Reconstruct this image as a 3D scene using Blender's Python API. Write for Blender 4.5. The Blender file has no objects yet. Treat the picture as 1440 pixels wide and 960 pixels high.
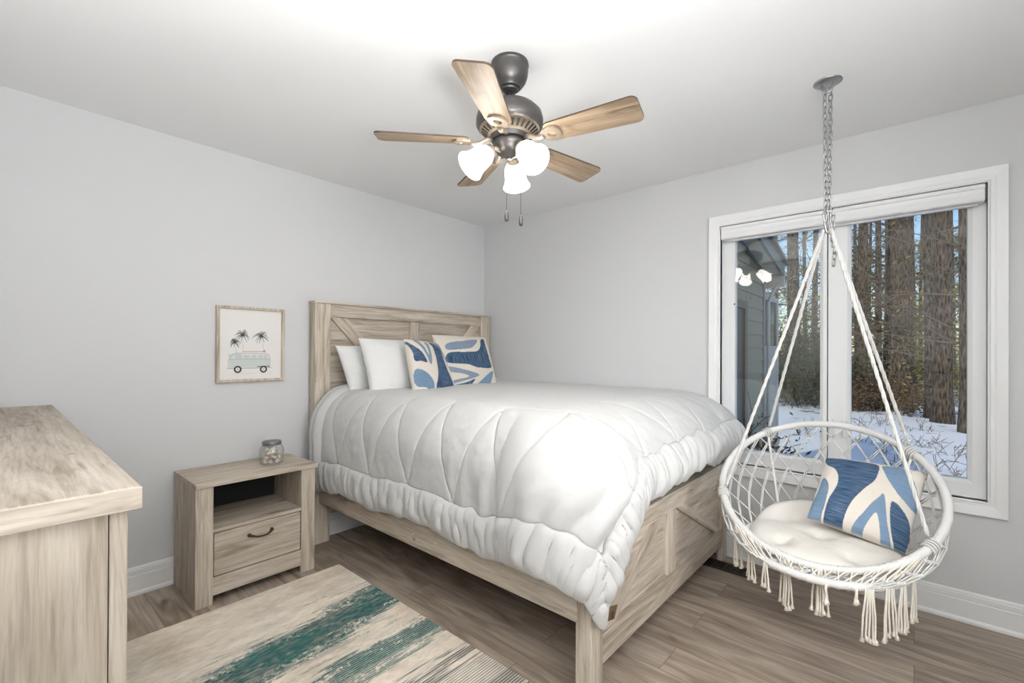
import bpy, bmesh, math, random
import numpy as np
from mathutils import Vector, Matrix
PI = math.pi
SC = bpy.context.scene
COL = SC.collection
random.seed(7)
RNG = np.random.default_rng(7)

# ------------------------------------------------------------ camera, sky, lights, exposure
CAM_H = 1.2709
cam_d = bpy.data.cameras.new('camera')
cam = bpy.data.objects.new('camera', cam_d)
COL.objects.link(cam)
yaw, pitch, roll = 0.849774596, 0.00336928770, 0.00420804481
fw = Vector((math.sin(yaw)*math.cos(pitch), math.cos(yaw)*math.cos(pitch), math.sin(pitch)))
rt = Vector((math.cos(yaw), -math.sin(yaw), 0))
up = rt.cross(fw)
r2 = math.cos(roll)*rt + math.sin(roll)*up
u2 = -math.sin(roll)*rt + math.cos(roll)*up
cam.matrix_world = Matrix(((r2.x, u2.x, -fw.x, 0), (r2.y, u2.y, -fw.y, 0), (r2.z, u2.z, -fw.z, CAM_H), (0, 0, 0, 1)))
cam_d.sensor_width = 36
cam_d.lens = 643.90262/1440*36
cam_d.shift_y = 12.0346/1440
cam_d.clip_start = 0.02
cam_d.clip_end = 300
SC.camera = cam
SC.view_settings.view_transform = 'Standard'
SC.view_settings.look = 'None'
SC.view_settings.exposure = 0.08
SC.view_settings.gamma = 1.0
SC.view_settings.use_curve_mapping = False

W = bpy.data.worlds.new('sky')
SC.world = W
W.use_nodes = True
wn, wl = W.node_tree.nodes, W.node_tree.links
wn.clear()
wo = wn.new('ShaderNodeOutputWorld')
wb = wn.new('ShaderNodeBackground')
ws = wn.new('ShaderNodeTexSky')
ws.sky_type = 'NISHITA'
ws.sun_disc = False
ws.sun_elevation = math.radians(32)
ws.sun_rotation = math.radians(215)
ws.air_density = 1.0
ws.dust_density = 0.6
ws.ozone_density = 1.5
wb.inputs['Strength'].default_value = 0.17
wl.new(ws.outputs[0], wb.inputs[0])
wl.new(wb.outputs[0], wo.inputs[0])

def lamp(name, kind, loc, energy, color=(1, 1, 1), size=0.1, rot=None, size_y=None):
    d = bpy.data.lights.new(name, kind)
    d.energy = energy
    d.color = color
    if kind == 'AREA':
        d.size = size
        if size_y:
            d.shape = 'RECTANGLE'
            d.size_y = size_y
    elif kind == 'SUN':
        d.angle = size
    else:
        d.shadow_soft_size = size
    o = bpy.data.objects.new(name, d)
    COL.objects.link(o)
    o.location = loc
    if rot:
        o.rotation_euler = rot
    return o

sun = lamp('sun', 'SUN', (0, 0, 10), 2.2, (1, 0.9, 0.75), 0.01)
sun.rotation_euler = Vector((0.80, -0.25, -0.62)).to_track_quat('-Z', 'Y').to_euler()
# unseen area light added behind the camera to fill the room
rear_fill = lamp('rear_fill_light', 'AREA', (0.80, -1.35, 1.7), 17, (0.97, 0.985, 1.0), 1.2, None, 1.2)
rear_fill.data.spread = math.radians(90)
rear_fill.rotation_euler = Vector((0.66, 1.0, -0.16)).to_track_quat('-Z', 'Y').to_euler()
# two unseen fill lights added by the camera, bounced off left wall and ceiling
bounce_fill = lamp('bounce_fill_light', 'AREA', (0.10, -0.26, 1.30), 43, (0.96, 0.98, 1.0), 0.28)
bounce_fill.data.spread = math.radians(150)
bounce_fill.rotation_euler = Vector((-0.36, 0.62, 0.9)).to_track_quat('-Z', 'Y').to_euler()
bounce_fill = lamp('bounce_fill_light', 'AREA', (-0.06, -0.62, 1.00), 34, (0.96, 0.98, 1.0), 0.28)
bounce_fill.data.spread = math.radians(125)
bounce_fill.rotation_euler = Vector((0.12, 0.16, 1.0)).to_track_quat('-Z', 'Y').to_euler()
BULB_W = 3.0
BULB_COL = (1, 0.96, 0.91)

# ------------------------------------------------------------ room numbers (metres)
XW, YB, H = 3.0616, 3.0437, 2.44        # window wall, headboard wall, ceiling
XL, YF = -0.27, -0.85                   # left wall, wall behind the camera

# ------------------------------------------------------------ helpers
class MB:
    def __init__(self):
        self.bm = bmesh.new()
    def box(self, x0, x1, y0, y1, z0, z1, bev=0.0, seg=1):
        r = bmesh.ops.create_cube(self.bm, size=1.0)
        vs = r['verts']
        sx, sy, sz = x1-x0, y1-y0, z1-z0
        for v in vs:
            v.co = Vector((x0+(v.co.x+.5)*sx, y0+(v.co.y+.5)*sy, z0+(v.co.z+.5)*sz))
        if bev > 0:
            es = list({e for v in vs for e in v.link_edges})
            bmesh.ops.bevel(self.bm, geom=es, offset=bev, segments=seg, affect='EDGES', profile=0.5)
        return self
    def hexa(self, p, bev=0.0):
        # p: eight points, bottom four then top four, same winding
        vs = [self.bm.verts.new(Vector(q)) for q in p]
        fs = [(3, 2, 1, 0), (4, 5, 6, 7), (0, 1, 5, 4), (1, 2, 6, 5), (2, 3, 7, 6), (3, 0, 4, 7)]
        for f in fs:
            self.bm.faces.new([vs[i] for i in f])
        if bev > 0:
            es = list({e for v in vs for e in v.link_edges})
            bmesh.ops.bevel(self.bm, geom=es, offset=bev, segments=1, affect='EDGES', profile=0.5)
        return self
    def tube(self, pts, rad, n=8, closed=False, cap=True):
        pts = [Vector(p) for p in pts]
        m = len(pts)
        rads = rad if isinstance(rad, (list, tuple)) else [rad]*m
        rings = []
        nrm = None
        for i in range(m):
            if closed:
                t = pts[(i+1) % m]-pts[i-1]
            else:
                t = pts[min(i+1, m-1)]-pts[max(i-1, 0)]
            if t.length < 1e-9:
                t = Vector((0, 0, 1))
            t.normalize()
            if nrm is None:
                a = Vector((0, 0, 1)) if abs(t.z) < 0.9 else Vector((1, 0, 0))
                nrm = t.cross(a).normalized()
            else:
                nrm = (nrm - t*nrm.dot(t))
                nrm = nrm.normalized() if nrm.length > 1e-6 else t.orthogonal().normalized()
            b = t.cross(nrm)
            rings.append([self.bm.verts.new(pts[i]+rads[i]*(math.cos(2*PI*k/n)*nrm+math.sin(2*PI*k/n)*b)) for k in range(n)])
        cnt = m if closed else m-1
        for i in range(cnt):
            A, B = rings[i], rings[(i+1) % m]
            for k in range(n):
                f = self.bm.faces.new((A[k], A[(k+1) % n], B[(k+1) % n], B[k]))
                f.smooth = True
        if cap and not closed:
            self.bm.faces.new(list(reversed(rings[0])))
            self.bm.faces.new(rings[-1])
        return self
    def lathe(self, prof, origin=(0, 0, 0), axis=(0, 0, 1), n=32, smooth=True, cap=True):
        # prof: (radius, height along axis)
        o = Vector(origin)
        ax = Vector(axis).normalized()
        a = ax.orthogonal().normalized()
        b = ax.cross(a)
        rings = []
        for r, h in prof:
            r = max(r, 1e-4)
            rings.append([self.bm.verts.new(o+ax*h+r*(math.cos(2*PI*k/n)*a+math.sin(2*PI*k/n)*b)) for k in range(n)])
        for A, B in zip(rings[:-1], rings[1:]):
            for k in range(n):
                f = self.bm.faces.new((A[k], A[(k+1) % n], B[(k+1) % n], B[k]))
                f.smooth = smooth
        if cap:
            self.bm.faces.new(list(reversed(rings[0])))
            self.bm.faces.new(rings[-1])
        return self
    def prism(self, poly, d):
        # poly: list of 3-D points (planar), extruded by vector d
        d = Vector(d)
        a = [self.bm.verts.new(Vector(p)) for p in poly]
        b = [self.bm.verts.new(Vector(p)+d) for p in poly]
        n = len(a)
        self.bm.faces.new(a)
        self.bm.faces.new(list(reversed(b)))
        for i in range(n):
            self.bm.faces.new((a[i], b[i], b[(i+1) % n], a[(i+1) % n]))
        return self
    def mesh(self, name, shift=(0, 0, 0)):
        bmesh.ops.recalc_face_normals(self.bm, faces=self.bm.faces)
        me = bpy.data.meshes.new(name)
        self.bm.transform(Matrix.Translation(-Vector(shift)))
        self.bm.to_mesh(me)
        self.bm.free()
        return me

def grid_mesh(name, P, closed_u=False, closed_v=False, shift=(0, 0, 0), col=None, smooth=True):
    # P: (m, n, 3) array
    m, n = P.shape[:2]
    V = (P.reshape(-1, 3)-np.array(shift))
    idx = np.arange(m*n).reshape(m, n)
    if closed_u:
        idx = np.vstack([idx, idx[:1]])
    if closed_v:
        idx = np.hstack([idx, idx[:, :1]])
    F = np.stack([idx[:-1, :-1], idx[1:, :-1], idx[1:, 1:], idx[:-1, 1:]], -1).reshape(-1, 4)
    me = bpy.data.meshes.new(name)
    me.from_pydata(V.tolist(), [], F.tolist())
    if smooth:
        me.polygons.foreach_set('use_smooth', [True]*len(me.polygons))
    if col is not None:
        add_col(me, col.reshape(-1, col.shape[-1]))
    me.update()
    return me

def add_col(me, c):
    at = me.color_attributes.new('tint', 'FLOAT_COLOR', 'POINT')
    c4 = np.ones((len(c), 4), dtype=np.float32)
    c4[:, :c.shape[1]] = c
    at.data.foreach_set('color', c4.ravel())

def root_loc(p):
    while p.parent:
        p = p.parent
    return p.location

def obj(name, m, material, parent=None, loc=(0, 0, 0)):
    """m: MB or mesh (world coordinates for MB). parent's root location, else loc, becomes the origin."""
    base = root_loc(parent) if parent else Vector(loc)
    if isinstance(m, MB):
        m = m.mesh(name, base)
    if material:
        m.materials.clear()
        m.materials.append(material)
    o = bpy.data.objects.new(name, m)
    COL.objects.link(o)
    if parent:
        o.parent = parent
    else:
        o.location = base
    return o

def thing(name, label, cat, loc, group=None):
    o = bpy.data.objects.new(name, None)
    o.empty_display_size = 0.1
    COL.objects.link(o)
    o.location = loc
    return tag(o, label, cat, group)

def tag(o, label, cat, group=None):
    o['label'] = label
    o['category'] = cat
    if group:
        o['group'] = group
    return o

def struct(name, m, material, parent=None):
    o = obj(name, m, material, parent)
    if not parent:
        o['kind'] = 'structure'
    return o

def smooth_by_angle(me, deg=35):
    me.polygons.foreach_set('use_smooth', [True]*len(me.polygons))
    me.set_sharp_from_angle(angle=math.radians(deg))

def solid(o, t, off=-1):
    md = o.modifiers.new('thickness', 'SOLIDIFY')
    md.thickness = t
    md.offset = off
    return o

# numpy value noise
_TAB = RNG.random((256, 256))
def vnoise(x, y):
    x = np.asarray(x, float); y = np.asarray(y, float)
    xi = np.floor(x).astype(int); yi = np.floor(y).astype(int)
    fx = x-xi; fy = y-yi
    fx = fx*fx*(3-2*fx); fy = fy*fy*(3-2*fy)
    g = lambda a, b: _TAB[a % 256, b % 256]
    return ((g(xi, yi)*(1-fx)+g(xi+1, yi)*fx)*(1-fy)+(g(xi, yi+1)*(1-fx)+g(xi+1, yi+1)*fx)*fy)*2-1
def fbm(x, y, o=4):
    s = 0; a = 1.0; t = 0
    for i in range(o):
        s = s+a*vnoise(x*2**i+17*i, y*2**i+31*i); t += a; a *= .5
    return s/t
def sstep(a, b, x):
    t = np.clip((x-a)/(b-a), 0, 1)
    return t*t*(3-2*t)

# ------------------------------------------------------------ materials
def new_mat(name):
    m = bpy.data.materials.new(name)
    m.use_nodes = True
    nt = m.node_tree
    nt.nodes.clear()
    out = nt.nodes.new('ShaderNodeOutputMaterial')
    p = nt.nodes.new('ShaderNodeBsdfPrincipled')
    nt.links.new(p.outputs[0], out.inputs[0])
    return m, nt, p, out
def N(nt, t, **kw):
    n = nt.nodes.new(t)
    for k, v in kw.items():
        setattr(n, k, v)
    return n
def plain(name, c, rough=0.6, metal=0.0, bump=0.0, bscale=60, var=0.0, spec=0.5, sheen=0.0):
    m, nt, p, out = new_mat(name)
    p.inputs['Base Color'].default_value = (*c, 1)
    p.inputs['Roughness'].default_value = rough
    p.inputs['Metallic'].default_value = metal
    p.inputs['Specular IOR Level'].default_value = spec
    if sheen:
        p.inputs['Sheen Weight'].default_value = sheen
    tc = N(nt, 'ShaderNodeTexCoord')
    nz = N(nt, 'ShaderNodeTexNoise')
    nz.inputs['Scale'].default_value = bscale
    nz.inputs['Detail'].default_value = 4
    nt.links.new(tc.outputs['Object'], nz.inputs['Vector'])
    if var:
        mx = N(nt, 'ShaderNodeMix', data_type='RGBA')
        mx.inputs['A'].default_value = (*[max(0, k*(1-var)) for k in c], 1)
        mx.inputs['B'].default_value = (*[min(1, k*(1+var)) for k in c], 1)
        nt.links.new(nz.outputs['Fac'], mx.inputs['Factor'])
        nt.links.new(mx.outputs['Result'], p.inputs['Base Color'])
    if bump:
        b = N(nt, 'ShaderNodeBump')
        b.inputs['Strength'].default_value = bump
        b.inputs['Distance'].default_value = 0.002
        nt.links.new(nz.outputs['Fac'], b.inputs['Height'])
        nt.links.new(b.outputs[0], p.inputs['Normal'])
    return m
def wood(name, axis, dark, mid, light, rough=0.55, fine=1.0, knots=0.35):
    m, nt, p, out = new_mat(name)
    L = nt.links
    tc = N(nt, 'ShaderNodeTexCoord')
    oi = N(nt, 'ShaderNodeObjectInfo')
    mul = N(nt, 'ShaderNodeMath', operation='MULTIPLY')
    mul.inputs[1].default_value = 13.7
    L.new(oi.outputs['Random'], mul.inputs[0])
    add = N(nt, 'ShaderNodeVectorMath', operation='ADD')
    L.new(tc.outputs['Object'], add.inputs[0])
    L.new(mul.outputs[0], add.inputs[1])
    def noise(al, ac, det, dist, rg=0.6):
        mp = N(nt, 'ShaderNodeMapping')
        s = [ac, ac, ac]; s['xyz'.index(axis)] = al
        mp.inputs['Scale'].default_value = s
        L.new(add.outputs[0], mp.inputs['Vector'])
        nz = N(nt, 'ShaderNodeTexNoise')
        nz.inputs['Scale'].default_value = 1
        nz.inputs['Detail'].default_value = det
        nz.inputs['Roughness'].default_value = rg
        nz.inputs['Distortion'].default_value = dist
        L.new(mp.outputs[0], nz.inputs['Vector'])
        return nz.outputs['Fac']
    big = noise(1.3, 13, 6, 1.3, .66)
    fin = noise(5.0*fine, 95*fine, 3, 0.2)
    kn = noise(4.5, 13, 2, 0.8)
    ramp = N(nt, 'ShaderNodeValToRGB')
    e = ramp.color_ramp.elements
    e[0].position = 0.30; e[0].color = (*dark, 1)
    e[1].position = 0.66; e[1].color = (*light, 1)
    k = ramp.color_ramp.elements.new(0.47); k.color = (*mid, 1)
    L.new(big, ramp.inputs[0])
    mx = N(nt, 'ShaderNodeMix', data_type='RGBA', blend_type='MULTIPLY')
    mx.inputs['Factor'].default_value = 0.75
    fr = N(nt, 'ShaderNodeValToRGB')
    fe = fr.color_ramp.elements
    fe[0].position = 0.33; fe[0].color = (0.68, 0.66, 0.64, 1)
    fe[1].position = 0.55; fe[1].color = (1, 1, 1, 1)
    L.new(fin, fr.inputs[0])
    L.new(ramp.outputs[0], mx.inputs['A'])
    L.new(fr.outputs[0], mx.inputs['B'])
    ck = noise(2.6, 42, 4, 0.9, .6)
    cr = N(nt, 'ShaderNodeValToRGB')
    ce = cr.color_ramp.elements
    ce[0].position = 0.30; ce[0].color = (0.58, 0.54, 0.50, 1)
    ce[1].position = 0.44; ce[1].color = (1, 1, 1, 1)
    L.new(ck, cr.inputs[0])
    mc = N(nt, 'ShaderNodeMix', data_type='RGBA', blend_type='MULTIPLY')
    mc.inputs['Factor'].default_value = 0.8
    L.new(mx.outputs['Result'], mc.inputs['A'])
    L.new(cr.outputs[0], mc.inputs['B'])
    tn = N(nt, 'ShaderNodeMapRange')
    tn.inputs['To Min'].default_value = 0.93; tn.inputs['To Max'].default_value = 1.16
    L.new(oi.outputs['Random'], tn.inputs[0])
    ts_ = N(nt, 'ShaderNodeVectorMath', operation='SCALE')
    L.new(mc.outputs['Result'], ts_.inputs[0])
    L.new(tn.outputs[0], ts_.inputs['Scale'])
    kr = N(nt, 'ShaderNodeValToRGB')
    ke = kr.color_ramp.elements
    ke[0].position = 0.24; ke[0].color = (knots, knots*.92, knots*.85, 1)
    ke[1].position = 0.33; ke[1].color = (1, 1, 1, 1)
    L.new(kn, kr.inputs[0])
    m2 = N(nt, 'ShaderNodeMix', data_type='RGBA', blend_type='MULTIPLY')
    m2.inputs['Factor'].default_value = 0.8
    L.new(ts_.outputs[0], m2.inputs['A'])
    L.new(kr.outputs[0], m2.inputs['B'])
    L.new(m2.outputs['Result'], p.inputs['Base Color'])
    p.inputs['Roughness'].default_value = rough
    b = N(nt, 'ShaderNodeBump')
    b.inputs['Strength'].default_value = 0.25
    b.inputs['Distance'].default_value = 0.0015
    L.new(fin, b.inputs['Height'])
    L.new(b.outputs[0], p.inputs['Normal'])
    return m
def tinted(name, rough=0.85, streak=0.0, saxis=(60, 6, 60), bump=0.15, bscale=500, sheen=0.0):
    """surface coloured by the mesh's own 'tint' pattern, with fabric streaks"""
    m, nt, p, out = new_mat(name)
    L = nt.links
    at = N(nt, 'ShaderNodeVertexColor', layer_name='tint')
    tc = N(nt, 'ShaderNodeTexCoord')
    src = at.outputs['Color']
    if streak:
        uv = N(nt, 'ShaderNodeUVMap')
        mp = N(nt, 'ShaderNodeMapping')
        mp.inputs['Scale'].default_value = saxis
        L.new(tc.outputs['UV'], mp.inputs['Vector'])
        nz = N(nt, 'ShaderNodeTexNoise')
        nz.inputs['Scale'].default_value = 1
        nz.inputs['Detail'].default_value = 4
        L.new(mp.outputs[0], nz.inputs['Vector'])
        r = N(nt, 'ShaderNodeValToRGB')
        r.color_ramp.elements[0].position = 0.35
        r.color_ramp.elements[1].position = 0.72
        L.new(nz.outputs['Fac'], r.inputs[0])
        f = N(nt, 'ShaderNodeMath', operation='MULTIPLY')
        f.inputs[1].default_value = streak
        L.new(r.outputs[0], f.inputs[0])
        # streaks show only in the dyed (non cream) areas: alpha carries that
        g = N(nt, 'ShaderNodeMath', operation='MULTIPLY')
        L.new(f.outputs[0], g.inputs[0])
        L.new(at.outputs['Alpha'], g.inputs[1])
        mx = N(nt, 'ShaderNodeMix', data_type='RGBA')
        mx.inputs['B'].default_value = (0.30, 0.38, 0.49, 1)
        L.new(g.outputs[0], mx.inputs['Factor'])
        L.new(src, mx.inputs['A'])
        src = mx.outputs['Result']
    L.new(src, p.inputs['Base Color'])
    p.inputs['Roughness'].default_value = rough
    p.inputs['Specular IOR Level'].default_value = 0.2
    if bump:
        nz2 = N(nt, 'ShaderNodeTexNoise')
        nz2.inputs['Scale'].default_value = bscale
        nz2.inputs['Detail'].default_value = 2
        L.new(tc.outputs['Object'], nz2.inputs['Vector'])
        b = N(nt, 'ShaderNodeBump')
        b.inputs['Strength'].default_value = bump
        b.inputs['Distance'].default_value = 0.003
        L.new(nz2.outputs['Fac'], b.inputs['Height'])
        L.new(b.outputs[0], p.inputs['Normal'])
    return m
def glass_mat(name, tint=(1, 1, 1), ior=1.45, boost=0.0):
    m, nt, p, out = new_mat(name)
    nt.nodes.remove(p)
    L = nt.links
    tr = N(nt, 'ShaderNodeBsdfTransparent')
    tr.inputs[0].default_value = (*tint, 1)
    gl = N(nt, 'ShaderNodeBsdfGlossy')
    gl.inputs['Roughness'].default_value = 0.01
    fr = N(nt, 'ShaderNodeLayerWeight')
    pw = N(nt, 'ShaderNodeMath', operation='POWER')
    pw.inputs[1].default_value = 4.5
    L.new(fr.outputs['Facing'], pw.inputs[0])
    ad = N(nt, 'ShaderNodeMath', operation='MULTIPLY_ADD', use_clamp=True)
    ad.inputs[1].default_value = 0.8
    ad.inputs[2].default_value = ((ior-1)/(ior+1))**2+boost
    L.new(pw.outputs[0], ad.inputs[0])
    mx = N(nt, 'ShaderNodeMixShader')
    L.new(ad.outputs[0], mx.inputs[0])
    L.new(tr.outputs[0], mx.inputs[1])
    L.new(gl.outputs[0], mx.inputs[2])
    L.new(mx.outputs[0], out.inputs[0])
    return m

M_wall = plain('grey_wall_paint', (0.645, 0.645, 0.645), 0.75, bump=0.08, bscale=220)
M_ceil = plain('white_ceiling_paint', (0.86, 0.86, 0.855), 0.85, bump=0.05, bscale=200)
M_trim = plain('white_trim_paint', (0.80, 0.80, 0.79), 0.35)
M_vinyl = plain('white_window_vinyl', (0.80, 0.80, 0.80), 0.4)
OAK = ((0.30, 0.245, 0.185), (0.50, 0.43, 0.345), (0.64, 0.575, 0.485))
M_oakx = wood('bleached_oak_along_x', 'x', *OAK)
M_oaky = wood('bleached_oak_along_y', 'y', *OAK)
M_oakz = wood('bleached_oak_upright', 'z', *OAK)
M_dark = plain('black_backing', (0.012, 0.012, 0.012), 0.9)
M_bronze = plain('dark_bronze_metal', (0.10, 0.094, 0.090), 0.40, 0.7, var=0.15, bscale=30)
M_bronze_in = plain('blackened_slots', (0.02, 0.018, 0.016), 0.6, 0.3)
M_iron = plain('aged_bronze_handle', (0.10, 0.075, 0.06), 0.42, 0.8, var=0.3, bscale=80)
M_chrome = plain('galvanised_steel', (0.40, 0.40, 0.40), 0.3, 0.9)
M_comf = plain('white_quilt_cotton', (0.575, 0.57, 0.555), 0.9, bump=0.35, bscale=160, sheen=0.15, spec=0.15)
M_white = plain('white_pillow_cotton', (0.74, 0.74, 0.72), 0.9, bump=0.4, bscale=140, spec=0.15)
M_cream = plain('cream_cushion_canvas', (0.70, 0.665, 0.61), 0.9, bump=0.3, bscale=260, spec=0.15)
M_rope = plain('white_cotton_rope', (0.66, 0.65, 0.62), 0.9, bump=0.8, bscale=320, spec=0.15)
M_wrap = plain('white_cord_wrapped_hoop', (0.64, 0.63, 0.61), 0.85, bump=0.5, bscale=200, spec=0.2)
M_natural = plain('natural_cotton_fringe', (0.74, 0.69, 0.60), 0.9, bump=0.8, bscale=320, spec=0.15)

# floor: long vinyl planks running away from the window wall's far end (along y)
def floor_mat():
    m, nt, p, out = new_mat('oak_plank_floor')
    L = nt.links
    tc = N(nt, 'ShaderNodeTexCoord')
    sep = N(nt, 'ShaderNodeSeparateXYZ')
    L.new(tc.outputs['Object'], sep.inputs[0])
    cmb = N(nt, 'ShaderNodeCombineXYZ')
    L.new(sep.outputs['Y'], cmb.inputs['X'])
    L.new(sep.outputs['X'], cmb.inputs['Y'])
    bk = N(nt, 'ShaderNodeTexBrick')
    bk.offset = 0.37
    bk.inputs['Scale'].default_value = 1
    bk.inputs['Brick Width'].default_value = 1.22
    bk.inputs['Row Height'].default_value = 0.178
    bk.inputs['Mortar Size'].default_value = 0.0011
    bk.inputs['Mortar Smooth'].default_value = 0.1
    bk.inputs['Bias'].default_value = 0
    bk.inputs['Color1'].default_value = (0.0, 0.0, 0.0, 1)
    bk.inputs['Color2'].default_value = (1, 1, 1, 1)
    bk.inputs['Mortar'].default_value = (0.5, 0.5, 0.5, 1)
    L.new(cmb.outputs[0], bk.inputs['Vector'])
    off = N(nt, 'ShaderNodeVectorMath', operation='MULTIPLY_ADD')
    off.inputs[1].default_value = (7.3, 11.1, 3.0)
    L.new(bk.outputs['Color'], off.inputs[0])
    L.new(tc.outputs['Object'], off.inputs[2])
    def noise(sx, sy, det, dist):
        mp = N(nt, 'ShaderNodeMapping')
        mp.inputs['Scale'].default_value = (sx, sy, 1)
        L.new(off.outputs[0], mp.inputs['Vector'])
        nz = N(nt, 'ShaderNodeTexNoise')
        nz.inputs['Scale'].default_value = 1
        nz.inputs['Detail'].default_value = det
        nz.inputs['Distortion'].default_value = dist
        L.new(mp.outputs[0], nz.inputs['Vector'])
        return nz.outputs['Fac']
    a = noise(12, 1.5, 5, 1.8)
    b = noise(110, 4, 3, 0.3)
    kn = noise(11, 3.2, 2, 1.0)
    ramp = N(nt, 'ShaderNodeValToRGB')
    e = ramp.color_ramp.elements
    e[0].position = 0.28; e[0].color = (0.24, 0.183, 0.136, 1)
    e[1].position = 0.72; e[1].color = (0.565, 0.475, 0.385, 1)
    k = e.new(0.5); k.color = (0.405, 0.325, 0.255, 1)
    L.new(a, ramp.inputs[0])
    fr = N(nt, 'ShaderNodeValToRGB')
    fe = fr.color_ramp.elements
    fe[0].position = 0.3; fe[0].color = (0.72, 0.7, 0.68, 1)
    fe[1].position = 0.6; fe[1].color = (1, 1, 1, 1)
    L.new(b, fr.inputs[0])
    mx = N(nt, 'ShaderNodeMix', data_type='RGBA', blend_type='MULTIPLY')
    mx.inputs['Factor'].default_value = 0.8
    L.new(ramp.outputs[0], mx.inputs['A'])
    L.new(fr.outputs[0], mx.inputs['B'])
    kr = N(nt, 'ShaderNodeValToRGB')
    ke = kr.color_ramp.elements
    ke[0].position = 0.22; ke[0].color = (0.25, 0.2, 0.17, 1)
    ke[1].position = 0.29; ke[1].color = (1, 1, 1, 1)
    L.new(kn, kr.inputs[0])
    m2 = N(nt, 'ShaderNodeMix', data_type='RGBA', blend_type='MULTIPLY')
    m2.inputs['Factor'].default_value = 0.75
    L.new(mx.outputs['Result'], m2.inputs['A'])
    L.new(kr.outputs[0], m2.inputs['B'])
    # plank to plank tone
    tone = N(nt, 'ShaderNodeMapRange')
    tone.inputs['To Min'].default_value = 0.86
    tone.inputs['To Max'].default_value = 1.14
    L.new(bk.outputs['Color'], tone.inputs[0])
    m3 = N(nt, 'ShaderNodeVectorMath', operation='SCALE')
    L.new(m2.outputs['Result'], m3.inputs[0])
    L.new(tone.outputs[0], m3.inputs['Scale'])
    seam = N(nt, 'ShaderNodeMix', data_type='RGBA')
    seam.inputs['B'].default_value = (0.06, 0.045, 0.035, 1)
    sf = N(nt, 'ShaderNodeMath', operation='MULTIPLY')
    sf.inputs[1].default_value = 0.7
    L.new(bk.outputs['Fac'], sf.inputs[0])
    L.new(sf.outputs[0], seam.inputs['Factor'])
    L.new(m3.outputs[0], seam.inputs['A'])
    L.new(seam.outputs['Result'], p.inputs['Base Color'])
    p.inputs['Roughness'].default_value = 0.42
    p.inputs['Specular IOR Level'].default_value = 0.4
    bp = N(nt, 'ShaderNodeBump')
    bp.inputs['Strength'].default_value = 0.15
    bp.inputs['Distance'].default_value = 0.001
    L.new(b, bp.inputs['Height'])
    L.new(bp.outputs[0], p.inputs['Normal'])
    return m
M_floor = floor_mat()

# ------------------------------------------------------------ room shell
T = 0.14
struct('floor', MB().box(XL-.14, XW+.14, YF-1.6, YB+.14, -0.12, 0), M_floor)
struct('ceiling', MB().box(XL-.14, XW+.14, YF-1.6, YB+.14, H, H+.14), M_ceil)
struct('wall_back', MB().box(XL-.14, XW+.14, YB, YB+.14, 0, H), M_wall)
struct('wall_left', MB().box(XL-.14, XL, YF-1.6, YB, 0, H), M_wall)
# wall behind the camera, with an opening added to let the fill light through
struct('wall_front', MB().box(1.55, XW, YF-.12, YF, 0, H).box(XL, 1.55, YF-.12, YF, 2.08, H), M_wall)
struct('wall_hall', MB().box(XL-.14, XW+.14, YF-1.72, YF-1.6, 0, H).box(1.65, 1.77, YF-1.6, YF-.12, 0, H), M_wall)
WY0, WY1, WZ0, WZ1 = -0.262, 0.934, 0.575, 2.075     # rough opening of the window
w = MB()
w.box(XW, XW+T, YF-.12, WY0, 0, H).box(XW, XW+T, WY1, YB, 0, H)
w.box(XW, XW+T, WY0, WY1, 0, WZ0).box(XW, XW+T, WY0, WY1, WZ1, H)
struct('wall_right', w, M_wall)
BP = [(0, 0), (.020, 0), (.020, .012), (.015, .021), (.013, .022), (.013, .100), (.009, .104), (.011, .108), (.0105, .128), (.007, .131), (.008, .136), (.004, .145), (0, .145)]
struct('baseboard_back', MB().prism([(XL, YB-d, z) for d, z in BP], (XW-XL, 0, 0)), M_trim)
struct('baseboard_right', MB().prism([(XW-d, YF, z) for d, z in BP], (0, YB-YF, 0)), M_trim)
struct('baseboard_left', MB().prism([(XL+d, YF, z) for d, z in BP], (0, YB-YF, 0)), M_trim)

# ------------------------------------------------------------ window
def rect_ring(mb, y0, y1, z0, z1, prof):
    """prof: (outward offset, x) pairs swept around the rectangle with mitred corners"""
    loops = []
    for o, x in prof:
        loops.append([mb.bm.verts.new((x, y, z)) for y, z in ((y0-o, z0-o), (y1+o, z0-o), (y1+o, z1+o), (y0-o, z1+o))])
    n = len(loops)
    for i in range(n):
        A, B = loops[i], loops[(i+1) % n]
        for k in range(4):
            mb.bm.faces.new((A[k], A[(k+1) % 4], B[(k+1) % 4], B[k]))
    return mb
win = thing('window_1', 'white framed two pane casement window', 'window', (XW, 0.33, 0.53))
del win['label'], win['category']
win['kind'] = 'structure'
IY0, IY1, IZ0, IZ1 = -0.255, 0.927, 0.582, 2.068
x0 = XW
obj('casing', rect_ring(MB(), IY0, IY1, IZ0, IZ1, [(0, x0+.03), (0, x0-.013), (.006, x0-.017), (.010, x0-.013), (.022, x0-.014), (.030, x0-.017), (.052, x0-.021), (.064, x0-.023), (.067, x0-.021), (.067, x0+.001), (.02, x0+.001)]), M_trim, win)
obj('jamb', rect_ring(MB(), IY0, IY1, IZ0, IZ1, [(0, x0+.0), (0, x0+.14), (.007, x0+.14), (.007, x0)]), M_trim, win)
GX = x0+0.082      # glass plane
FX = x0+0.062      # front of the sash frames
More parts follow.
